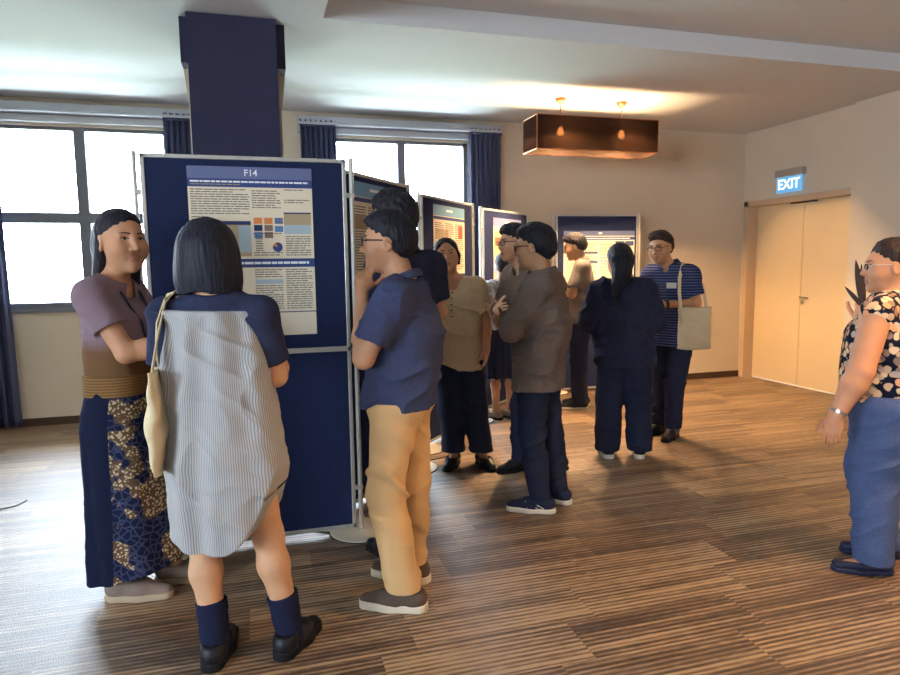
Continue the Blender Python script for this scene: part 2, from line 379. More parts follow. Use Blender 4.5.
def pendant(cx, cy, label, zc=ZC, pw=1.):
    o = empty('pendant_lamp', (cx, cy, 0)); dz = zc-ZC
    hx, hy, z0, z1, t = .63, .16, 2.485, 2.79, .004
    b = MB(); b.box((-hx, -hy, z0), (hx, -hy+t, z1)); b.box((-hx, hy-t, z0), (hx, hy, z1)); b.box((-hx, -hy+t, z0), (-hx+t, hy-t, z1)); b.box((hx-t, -hy+t, z0), (hx, hy-t, z1))
    b.build('shade', M['shade'], o)
    b = MB()
    for z in (z0, z1):
        b.tube([(-hx, -hy, z), (hx, -hy, z), (hx, hy, z), (-hx, hy, z)], .004, 6, closed=True)
    for sx in (-1, 1):
        for sy in (-1, 1): b.tube([(sx*hx, sy*hy, z0), (sx*hx, sy*hy, z1)], .004, 6)
    for s in (-.32, .325): b.tube([(s, -hy, z1-.02), (s, hy, z1-.02)], .004, 6)
    b.build('shade_frame', M['copper'], o)
    for s in (-.32, .325):
        MB().lathe([(.0, 0), (.02, .0), (.05, .035), (.055, .055), (0, .056)], 20, (s, 0, zc-.056)).build('canopy', M['copper'], o, smooth=True)
        MB().tube([(s, 0, 2.73), (s, 0, zc-.05)], .005, 8).build('rod', M['copper'], o)
        MB().tube([(s, 0, 2.715), (s, 0, 2.77)], .016, 12).build('socket', M['copper'], o)
        MB().lathe([(.012, .045), (.022, .03), (.032, 0), (.030, -.016), (.018, -.03), (.002, -.035)], 20, (s, 0, 2.672)).build('bulb', M['bulb'], o, smooth=True)
        l = bpy.data.lights.new('bulb_light', 'POINT'); l.energy = BULB_W*pw; l.color = (1., .62, .31); l.shadow_soft_size = .034
        lo = bpy.data.objects.new('bulb_light', l); COL.objects.link(lo); lo.parent = o; lo.location = (s, 0, 2.672)
        l = bpy.data.lights.new('reflector_light', 'SPOT'); l.energy = SPOT_W*pw; l.color = (1., .62, .31); l.shadow_soft_size = .034; l.spot_size = R_(172); l.spot_blend = .25
        lo = bpy.data.objects.new('reflector_light', l); COL.objects.link(lo); lo.parent = o; lo.location = (s, 0, 2.670)
    return tag(o, label, 'lamp', 'pendant lamps')
pendant(3.093, 5.74, 'long box shade pendant lamp with two bulbs before the back wall')
pendant(3.093, 1.35, 'unseen box shade pendant lamp added in the ceiling coffer for warm light', ZC+CH, .4)  # unseen lamp, added to warm the coffer and the near figures
pendant(3.093, -3.0, 'unseen box shade pendant lamp added deep in the room as fill light', ZC+CH, .5)  # unseen lamp behind the camera, added as fill

# ------------------------------------------------------------------ poster boards
def board(p0, p1, label):
    p0 = Vector((*p0, 0)); p1 = Vector((*p1, 0)); d = p1-p0; w = d.length
    o = empty('display_board', (p0+p1)/2, math.atan2(d.y, d.x)); h = w/2
    f = MB(); t = .02; y = .015
    f.box((-h, -y, .03), (-h+t, y, 1.98)); f.box((h-t, -y, .03), (h, y, 1.98)); f.box((-h, -y, 1.96), (h, y, 1.98)); f.box((-h, -y, .03), (h, y, .052))
    f.box((-h, -y, .995), (h, y, 1.022)); f.build('frame', M['alu'], o, bevel=.003)
    for z0, z1 in ((.052, .995), (1.022, 1.96)):
        MB().box((-h+t, -.010, z0), (h-t, .010, z1)).build('panel', M['board'], o)
    for s in (-1, 1):
        x = s*(h+.028)
        p = MB(); p.tube([(x, 0, .012), (x, 0, 1.99)], .0125, 12); p.build('pole', M['alu'], o, smooth=False)
        for z in (.25, 1.0, 1.80): MB().box((min(x, s*h)-.004, -.012, z-.012), (max(x, s*h)+.016, .014, z+.012)).build('clip', M['alu'], o, bevel=.004)
        fb = MB().lathe([(0, 0), (.168, 0), (.17, .004), (.168, .010), (.03, .014), (0, .014)], 40, (x, 0, 0)).build('foot_disc', M['disc'], o)
        MB().lathe([(.1695, .001), (.1725, .002), (.1725, .006), (.1695, .007)], 40, (x, 0, 0)).build('rubber_rim', M['rim'], fb)
    return tag(o, label, 'display board', 'navy poster boards')
B1 = board((-.521, 3.42), (.445, 3.42), 'largest navy poster board, nearest the viewer, with two big dark panels')
B2 = board((.37, 3.63), (.977, 4.385), 'navy poster board angled away behind the man in khaki trousers')
B3 = board((1.19, 4.87), (1.84, 5.60), 'navy poster board behind the woman in the beige blouse')
B4 = board((2.05, 5.93), (2.775, 6.56), 'navy poster board with an orange poster, in front of the last curtain')
B5 = board((3.135, 6.60), (4.105, 6.52), 'navy poster board standing against the bare tan wall')

def bars(b, x0, x1, z0, z1, y, pitch, rg, fill=.55, ragged=.35, dash=True):
    z = z1
    while z-pitch*fill > z0:
        e = x1 - (rg.rand()*ragged*(x1-x0) if rg.rand() < .3 else rg.rand()*.03*(x1-x0))
        x = x0
        while x < e:
            L = min(e-x, .010+rg.rand()*.035) if dash else e-x
            b.box((x, y-.0003, z-pitch*fill), (x+L, y, z)); x += L+.004
        z -= pitch
def poster(bd, w, h, cx, ztop, label, style):
    o = empty('poster', (0, 0, 0)); o.matrix_world = bd.matrix_basis @ Matrix.Translation((cx, -.0125, ztop-h))
    rg = np.random.RandomState(len(label)); y = -.0016; H = w/2
    pap = M['papero'] if style == 'orange' else M['paper']
    MB().box((-H, -.0012, 0), (H, 0, h)).build('sheet', pap, o)
    R = lambda name, x0, x1, z0, z1, m, yy=y: MB().box((x0, yy-.0003, z0), (x1, -.0012, z1)).build(name, m, o)
    if style == 'main':
        R('header_band', -H, H, h-.058, h, M['slate']); R('title_band', -H, H, h-.098, h-.058, M['navyh'])
        txt('code_lettering', 'F14', .044, M['inkw'], o, (.0, -.0022, h-.03), (R_(90), 0, 0), .0003)
        b = MB(); bars(b, -H+.012, H-.015, h-.078, h-.068, -.0022, .012, rg, .7, 0); b.build('title_lines', M['inkw'], o)
        b = MB(); bars(b, -H+.012, -.05, h-.094, h-.084, -.0022, .012, rg, .3, .1); b.build('author_lines', M['tan'], o)
        R('section_band', -H, H, .345, .388, M['navyh'])
        b = MB(); bars(b, -H+.02, H-.02, .36, .373, -.0022, .02, rg, .6, 0); b.build('section_lines', M['inkw'], o)
        R('footer_rule', -H, H, .116, .121, M['inkd'])
        b = MB()
        for x0, x1, z0, z1 in ((-H+.01, -.01, .60, h-.108), (-H+.01, -.2, .395, .595), (0., .14, h-.20, h-.112), (.0, .14, .63, h-.21), (.155, H-.012, h-.112, h-.105), (.155, H-.012, h-.175, h-.155),
                               (.155, H-.012, .395, .50), (-H+.01, -.16, .13, .335), (-.155, -.06, .13, .335), (.0, .135, .13, .255), (.0, .135, .295, .335), (.15, H-.012, .13, .335), (.0, .14, .40, .42), (.01, .045, .42, .50), (.0, .14, .505, .515)):
            b = MB(); bars(b, x0, x1, z0, z1, y, .0115, rg, .42); b.build('text_lines', M['ink'], o)
        R('table', -.2, -.01, .40, .57, M['tan']); R('table_head', -.2, -.01, .555, .573, M['inkd'], y-.0004); R('table_column', -.07, -.01, .42, .55, M['lblue'], y-.0004)
        R('side_table', .15, H-.01, .51, .61, M['tan']); R('side_table_head', .15, H-.01, .61, .617, M['inkd']); R('side_table_rows', .15, H-.01, .51, .555, M['lblue'], y-.0004)
        R('lower_table', .0, .135, .262, .285, M['lblue'])
        for x, z, m in ((.005, .56, 'orange'), (.055, .56, 'orange'), (.105, .56, 'slate'), (.005, .525, 'inkd'), (.055, .525, 'brownsw'), (.105, .52, 'bluesw'), (.005, .49, 'bluesw'), (.055, .49, 'brownsw')):
            R('chart_swatch', x, x+.04, z, z+.03, M[m])
        pc = MB(); n0 = 28; pts = [(.115+.024*math.cos(2*math.pi*k/n0), y-.0002, .445+.024*math.sin(2*math.pi*k/n0)) for k in range(n0)]
        pc.v = pts; pc.f = [tuple(range(n0))]; pc.build('pie_chart', M['navyh'], o)
        sl = MB(); sl.v = [(.115, y-.0006, .445)]+[(.115+.024*math.cos(a), y-.0006, .445+.024*math.sin(a)) for a in np.linspace(1.9, 2.9, 8)]; sl.f = [tuple(range(9))]; sl.build('pie_slice', M['orange'], o)
    elif style == 'land':
        R('header_band', -H, H, h-.055, h, M['slate']); R('title_band', -H, H, h-.10, h-.065, M['navyh'])
        b = MB(); bars(b, -H+.05, H-.05, h-.09, h-.077, -.0022, .02, rg, .6, 0); b.box((-.012, -.0022, h-.035), (.03, -.0016, h-.018)); b.build('title_lines', M['inkw'], o)
        b = MB()
        for k in range(4): b = MB(); bars(b, -H+.02+k*.205, -H+.195+k*.205, .05, h-.13, y, .016, rg, .45); b.build('text_lines', M['ink'], o)
        R('figure_panel', .19, .30, h-.165, h-.115, M['navyh']); R('figure_panel', .31, .41, h-.165, h-.115, M['navyh']); R('subhead', -.2, -.02, .34, .365, M['navyh']); R('subhead', -.19, -.02, .24, .265, M['navyh']); R('table', .0, .19, .2, .33, M['lblue'])
    else:
        hm = {'sky': 'sky', 'orange': 'slate', 'side': 'sky'}[style]
        R('header_band', -H, H, h-.085, h, M[hm]); R('title_band', -H, H, h-.115, h-.09, M['navyh'] if style != 'orange' else M['papero'])
        b = MB(); bars(b, -.06, .06, h-.05, h-.03, -.0022, .03, rg, .6, 0); b.build('title_lines', M['inkw'], o)
        b = MB()
        im = M['inkr'] if style == 'orange' else M['ink']
        for k in range(3): b = MB(); bars(b, -H+.02+k*.19, -H+.185+k*.19, .32, h-.14, y, .016, rg, .42); b.build('text_lines', im, o)
        for k in range(2): b = MB(); bars(b, -H+.02+k*.285, -H+.27+k*.285, .03, .24, y, .016, rg, .42); b.build('text_lines', im, o)
        R('section_band', -H, H, .25, .29, M['inkd'] if style != 'orange' else M['papero'])
        R('figure_panel', .17, .25, h-.26, h-.15, M['inkr']); R('figure_panel', -H+.03, -.03, h-.27, h-.19, M['tan'] if style != 'orange' else M['inkr'])
    return tag(o, label, 'poster', 'research posters')
poster(B1, .587, .835, .016, 1.928, 'portrait research poster with code F14 on the largest board', 'main')
poster(B2, .594, .841, .02, 1.93, 'research poster partly hidden behind the dark haired heads of two men', 'side')
poster(B3, .594, .841, .0, 1.92, 'research poster with a sky blue header beside the beige blouse woman', 'sky')
poster(B4, .594, .841, .02, 1.90, 'orange toned research poster with red text', 'orange')
poster(B5, .841, .594, .025, 1.80, 'landscape research poster on the board against the tan wall', 'land')

# ------------------------------------------------------------------ figure shapes: smooth distance fields meshed by surface nets
V3 = lambda *a: np.array(a, float)
def nrm(v): v = np.asarray(v, float); return v/np.linalg.norm(v)
def smin(a, b, k):
    if k <= 0: return np.minimum(a, b)
    h = np.maximum(k-np.abs(a-b), 0)/k
    return np.minimum(a, b)-h*h*k*.25
def smax(a, b, k): return -smin(-a, -b, k)
_tab = np.random.RandomState(7).rand(32, 32, 32)
def vnoise(P):
    i = np.floor(P).astype(int); f = P-i; u = f*f*(3-2*f); o = 0
    for dx in (0, 1):
        for dy in (0, 1):
            for dz in (0, 1):
                wgt = (u[:, 0] if dx else 1-u[:, 0])*(u[:, 1] if dy else 1-u[:, 1])*(u[:, 2] if dz else 1-u[:, 2])
                o = o+wgt*_tab[(i[:, 0]+dx) & 31, (i[:, 1]+dy) & 31, (i[:, 2]+dz) & 31]
    return o*2-1
def d_cone(P, a, b, r1, r2):
    ba = b-a; l2 = ba@ba
    if l2 < 1e-10: return np.linalg.norm(P-a, axis=1)-max(r1, r2)
    rr = r1-r2; a2 = max(l2-rr*rr, 1e-9); il2 = 1/l2
    pa = P-a; y = pa@ba; z = y-l2; xv = pa*l2-np.outer(y, ba); x2 = np.einsum('ij,ij->i', xv, xv)
    y2 = y*y*l2; z2 = z*z*l2; k = np.sign(rr)*rr*rr*x2
    r = (np.sqrt(x2*a2*il2)+y*rr)*il2-r1
    c1 = np.sign(z)*a2*z2 > k; c2 = np.sign(y)*a2*y2 < k
    r = np.where(c2, np.sqrt(x2+y2)*il2-r1, r); r = np.where(c1, np.sqrt(x2+z2)*il2-r2, r)
    return r
def d_ell(P, c, r, R=None):
    q = P-c
    if R is not None: q = q@R
    r = np.asarray(r, float)
    k0 = np.sqrt(((q/r)**2).sum(1)); k1 = np.sqrt(((q/(r*r))**2).sum(1))
    return k0*(k0-1)/np.maximum(k1, 1e-6)
def hash2(s_):
    h_ = 7
    for ch in s_: h_ = (h_*31+ord(ch)) % 100003
    return h_
class Prim:
    def __init__(s, fn, c, R): s.fn = fn; s.c = np.asarray(c, float); s.R = R
def cone(a, b, r1, r2):
    a = np.asarray(a, float); b = np.asarray(b, float)
    return Prim(lambda P: d_cone(P, a, b, r1, r2), (a+b)/2, np.linalg.norm(b-a)/2+max(r1, r2))
def ell(c, r, R=None):
    c = np.asarray(c, float); return Prim(lambda P: d_ell(P, c, r, R), c, max(r))
def loft(lv, ex=2.3):
    """lv rows: z, half width, half depth, centre x, centre y"""
    lv = np.array(sorted(lv), float); z = lv[:, 0]; zz = np.linspace(z[0], z[-1], 80)
    cols = []
    for k in range(1, 5):                           # monotone-ish cubic
        y = lv[:, k]; m = np.gradient(y, z); d = np.diff(y)/np.diff(z)
        for i in range(len(d)):
            if abs(d[i]) < 1e-9: m[i] = m[i+1] = 0
            else:
                m[i] = np.clip(m[i]/d[i], 0, 3)*d[i]; m[i+1] = np.clip(m[i+1]/d[i], 0, 3)*d[i]
        j = np.clip(np.searchsorted(z, zz)-1, 0, len(z)-2); h = z[j+1]-z[j]; t = (zz-z[j])/h
        cols.append((2*t**3-3*t**2+1)*y[j]+(t**3-2*t**2+t)*h*m[j]+(-2*t**3+3*t**2)*y[j+1]+(t**3-t**2)*h*m[j+1])
    def fn(P):
        p = np.clip(P[:, 2], z[0], z[-1])
        a, b, cx, cy = (np.interp(p, zz, c) for c in cols)
        q = (np.abs((P[:, 0]-cx)/a)**ex+np.abs((P[:, 1]-cy)/b)**ex)**(1/ex)
        d = (q-1)*np.minimum(a, b)
        dz = np.maximum(P[:, 2]-z[-1], z[0]-P[:, 2])
        return np.where(dz > 0, np.sqrt(np.maximum(d, 0)**2+dz**2), np.maximum(d, dz*.8))
    cz = (z[0]+z[-1])/2
    return Prim(fn, (lv[:, 3].mean(), lv[:, 4].mean(), cz), (z[-1]-z[0])/2+max(lv[:, 1].max(), lv[:, 2].max())+.05)
class Shape:
    def __init__(s): s.ops = []; s.disp = []; s.clips = []
    def u(s, p, k=.03): s.ops.append((0, p, k)); return s
    def sub(s, p, k=.01): s.ops.append((1, p, k)); return s
    def clip(s, fn, k=.0): s.clips.append((fn, k)); return s          # keep fn<0
    def d(s, P):
        d = np.full(len(P), 1.)
        for op, p, k in s.ops:
            v = P-p.c; ix = np.nonzero(np.einsum('ij,ij->i', v, v) < (p.R+.11)**2)[0]
            if not len(ix): continue
            q = p.fn(P[ix])
            d[ix] = smin(d[ix], q, k) if op == 0 else smax(d[ix], -q, k)
        if s.disp:
            ix = np.nonzero(np.abs(d) < .05)[0]
            if len(ix):
                for f in s.disp: d[ix] += f(P[ix])
        for f, k in s.clips: d = smax(d, f(P), k)
        return d
    def bounds(s):
        lo = np.min([p.c-p.R for o, p, k in s.ops if o == 0], axis=0); hi = np.max([p.c+p.R for o, p, k in s.ops if o == 0], axis=0)
        return lo-.03, hi+.03
def polygonize(shape, h):
    h = h*Q; B = 8; S = B*h; lo, hi = shape.bounds(); f = shape.d
    nb = np.ceil((hi-lo)/S).astype(int)+1
    g = np.stack(np.meshgrid(*[np.arange(n) for n in nb], indexing='ij'), -1).reshape(-1, 3)
    cen = lo+(g+.5)*S; dv = f(cen); g = g[np.abs(dv) < S*.95+.028]
    li = np.stack(np.meshgrid(*[np.arange(B+1)]*3, indexing='ij'), -1).reshape(-1, 3)
    lc = np.stack(np.meshgrid(*[np.arange(B)]*3, indexing='ij'), -1).reshape(-1, 3)
    off = np.array([[x, y, z] for x in (0, 1) for y in (0, 1) for z in (0, 1)])
    keys = []; verts = []; C8 = []
    N = nb*B+2
    for s in range(0, len(g), 700):
        gg = g[s:s+700]
        P = (lo+((gg[:, None]*B+li[None])*h)).reshape(-1, 3)
        val = f(P).reshape(len(gg), B+1, B+1, B+1)
        c8 = np.stack([val[:, o[0]:o[0]+B, o[1]:o[1]+B, o[2]:o[2]+B] for o in off], -1)
        ng = (c8 < 0).sum(-1); act = (ng > 0) & (ng < 8)
        bi, x, y, z = np.nonzero(act)
        if not len(bi): continue
        cv = c8[bi, x, y, z]; cell = gg[bi]*B+np.stack([x, y, z], -1)
        acc = np.zeros((len(bi), 3)); cnt = np.zeros(len(bi))
        for i in range(8):
            for ax, st in ((0, 4), (1, 2), (2, 1)):
                if off[i][ax] == 0:
                    j = i+st; a = cv[:, i]; b = cv[:, j]; cr = (a < 0) != (b < 0)
                    t = np.where(cr, a/np.where(cr, a-b, 1), 0)
                    p = np.tile(off[i].astype(float), (len(bi), 1)); p[:, ax] += t
                    acc += p*cr[:, None]; cnt += cr
        verts.append(lo+(cell+acc/cnt[:, None])*h); keys.append((cell[:, 0]*N[1]+cell[:, 1])*N[2]+cell[:, 2]); C8.append(cv)
    keys = np.concatenate(keys); verts = np.concatenate(verts); C8 = np.concatenate(C8)
    o = np.argsort(keys); keys = keys[o]; verts = verts[o]; C8 = C8[o]
    def find(k):
        j = np.clip(np.searchsorted(keys, k), 0, len(keys)-1); return np.where(keys[j] == k, j, -1)
    step = (N[1]*N[2], N[2], 1); quads = []
    for ax, st in ((0, 4), (1, 2), (2, 1)):
        s0 = C8[:, 0] < 0; s1 = C8[:, st] < 0; m = np.nonzero(s0 != s1)[0]
        b, c = step[(ax+1) % 3], step[(ax+2) % 3]; k = keys[m]
        q = np.stack([m, find(k-b), find(k-b-c), find(k-c)], -1); ok = (q >= 0).all(1)
        q = q[ok]; fl = s0[m][ok]
        q[~fl] = q[~fl][:, ::-1]; quads.append(q)
    quads = np.concatenate(quads)
    d0 = f(verts); e = h*.3; gr = np.stack([f(verts+np.eye(3)[i]*e)-d0 for i in range(3)], -1)/e
    gl = np.linalg.norm(gr, axis=1); st = np.clip(d0/np.maximum(gl, .3), -h*.5, h*.5)
    verts = verts-gr/np.maximum(gl, .3)[:, None]*st[:, None]
    return verts, quads
def mesh_obj(name, shape, h, mats, parent, facemat=None):
    v, q = polygonize(shape, h)
    me = bpy.data.meshes.new(name); n = len(q)
    me.vertices.add(len(v)); me.vertices.foreach_set('co', v.astype(np.float32).ravel())
    me.loops.add(n*4); me.loops.foreach_set('vertex_index', q.astype(np.int32).ravel())
    me.polygons.add(n); me.polygons.foreach_set('loop_start', np.arange(0, n*4, 4, dtype=np.int32)); me.polygons.foreach_set('loop_total', np.full(n, 4, np.int32))
    o = link(name, me, mats, parent)
    me.polygons.foreach_set('use_smooth', np.ones(n, bool))
    if facemat is not None: me.polygons.foreach_set('material_index', facemat(v[q].mean(1)).astype(np.int32))
    me.update(calc_edges=True); me.validate(); return o

# ------------------------------------------------------------------ anatomy
def rotm(yaw, pitch=0, roll=0):
    return np.array(Matrix.Rotation(R_(yaw), 3, 'Z') @ Matrix.Rotation(R_(pitch), 3, 'X') @ Matrix.Rotation(R_(roll), 3, 'Y'))
def d_head(p, fem=0., full=0.):
    w = 1+.04*full
    d = smin(d_ell(p, V3(0, -.014, .032), (.0755, .094, .084)), d_ell(p, V3(0, .022, -.030), (.062*w, .069, .088)), .045)
    d = smin(d, d_ell(p, V3(0, .034, -.074), (.048*w, .044, .036)), .03)
    d = smin(d, np.linalg.norm(p-V3(0, .073, -.098), axis=1)-.018, .026)
    ax = np.abs(p[:, 0]); pm = np.stack([ax, p[:, 1], p[:, 2]], -1)
    d = smin(d, np.linalg.norm(pm-V3(.040, .053, -.030), axis=1)-(.028+.004*full), .03)
    d = smin(d, d_cone(pm, V3(0, .081, .026), V3(.038, .071, .026), .010, .008), .022)
    d = smax(d, -(np.linalg.norm(pm-V3(.031, .099, .008), axis=1)-.0155), .018)
    d = smin(d, d_cone(pm, V3(0, .088, .016), V3(0, .1065, -.027), .0072, .0102), .015)
    d = smin(d, np.linalg.norm(pm-V3(.0120, .095, -.031), axis=1)-.0080, .008)
    d = smin(d, d_ell(pm, V3(0, .0890, -.0575), (.023, .0095, .0060)), .005)
    d = smin(d, d_ell(pm, V3(0, .0875, -.0700), (.019, .0095, .0074)), .005)
    Re = rotm(-18, 0, 0); q = (pm-V3(.077, -.010, -.006))@Re
    e = d_ell(q, V3(0, 0, 0), (.0085, .020, .0315)); e = smax(e, -d_ell(q, V3(.009, .003, .002), (.006, .011, .019)), .006)
    return smin(d, e, .010)
def d_eyes(p):
    pass
def hand_prim(w, d, t, side, curl=.25, thumb=.3, sc_=1., spread=.06, curls=None):
    """w wrist, d finger direction, t thumb-side direction"""
    d = nrm(d); t = nrm(t-np.dot(t, d)*d); n = np.cross(d, t)*(1 if side == 'R' else -1)   # n: back of the hand
    B = np.stack([t, d, n], 1)                                                             # local -> world columns
    segs = []
    bx = [.029, .010, -.0095, -.028]; ln = [.070, .078, .072, .056]; rd = [.0088, .009, .0086, .0076]; by = [.088, .092, .088, .080]
    for i in range(4):
        c = curls[i] if curls is not None else curl
        p = V3(bx[i], by[i], 0); ch = []
        sp = spread*(1.5-i)/1.5
        for k, (fr, am) in enumerate(((.45, .9), (.31, 2.0), (.24, 2.8))):
            a = c*am; v = V3(math.sin(sp), math.cos(a), -math.sin(a)); v = v/np.linalg.norm(v)
            q = p+v*ln[i]*fr; r = rd[i]*(1-.09*k); ch.append((p, q, r, r*.93)); p = q
        segs.append(ch)
    a = thumb; p0 = V3(.022, .022, -.006); p1 = p0+V3(.030*math.cos(a*.5), .034, -.016*(1+a)); v = V3(.55*math.cos(a*1.3), .8, -.55*math.sin(a*1.6)); v /= np.linalg.norm(v); p2 = p1+v*.032
    v2 = V3(.25*math.cos(a*1.6), .85, -.6*math.sin(a*2)); v2 /= np.linalg.norm(v2); p3 = p2+v2*.026
    th = [(p0, p1, .0145, .0115), (p1, p2, .0115, .0100), (p2, p3, .0100, .0085)]
    def fn(P):
        q = (P-w)@B/sc_
        palm = d_ell(q, V3(0, .050, -.001), (.041, .050, .0165))
        palm = smin(palm, d_cone(q, V3(0, -.012, 0), V3(0, .03, 0), .022, .026), .02)
        out = palm
        for ch in segs:
            f = d_cone(q, V3(ch[0][0][0]*.8, .055, 0), ch[0][0], .010, ch[0][2])
            for a_, b_, r1, r2 in ch: f = np.minimum(f, d_cone(q, a_, b_, r1, r2))
            out = np.minimum(out, smin(palm, f, .010))
        f = np.minimum(np.minimum(d_cone(q, *th[0]), d_cone(q, *th[1])), d_cone(q, *th[2]))
        out = np.minimum(out, smin(palm, f, .014))
        return out*sc_
    return Prim(fn, w+d*.08*sc_, .135*sc_)

def shoe_prims(ank, yaw, L=.27, w=1.):
    """returns (upper prims, sole fn) with the heel behind the ankle"""
    c, s = math.cos(R_(yaw)), math.sin(R_(yaw)); fx = V3(-s, c, 0); rx = V3(c, s, 0)
    o = V3(ank[0], ank[1], 0); k = L/.27
    g = lambda x, y, z: o+rx*x*w+fx*y*k+V3(0, 0, z)
    Rm_ = np.stack([rx, fx, V3(0, 0, 1)], 1)
    up = [(cone(g(0, -.045, .052), g(0, .06, .046), .040*w, .040*w), .0), (cone(g(0, .05, .046), g(.004, .165, .030), .041*w, .026*w), .03),
          (cone(g(0, -.030, .055), g(0, -.022, .095), .041*w, .040*w), .02)]
    def sole(P):
        q = (P-o)@Rm_; q = np.stack([q[:, 0], q[:, 1], 0*q[:, 2]], -1)
        d = smin(d_cone(q, V3(0, -.048*k, 0), V3(.002, .06*k, 0), .040*w, .045*w), d_cone(q, V3(.002, .07*k, 0), V3(.004, .158*k, 0), .047*w, .036*w), .02)
        return d
    return up, sole, g

HAIR = {}
def hairmat(c1, c2):
    if (c1, c2) not in HAIR: HAIR[(c1, c2)] = mat('hair', c1, .55, .22, build=hair_nodes(c1, c2))
    return HAIR[(c1, c2)]
SKIN = {}
def skinmat(c):
    if c not in SKIN:
        m = mat('skin', c, .55, .35, noise=(14, .06)); b = m.node_tree.nodes['Principled BSDF']
        b.inputs['Subsurface Weight'].default_value = .12; b.inputs['Subsurface Radius'].default_value = (.02, .008, .004); b.inputs['Subsurface Scale'].default_value = .6
        SKIN[c] = m
    return SKIN[c]
M['lip'] = mat('lips', 'ac7464', .5, .3)
M['eyew'] = mat('eye_white', 'd9d2c8', .3); M['iris'] = mat('iris_dark', '17110e', .2, .6)
M['lash'] = mat('lash_dark', '15110f', .7)
M['lens'] = M['glass']

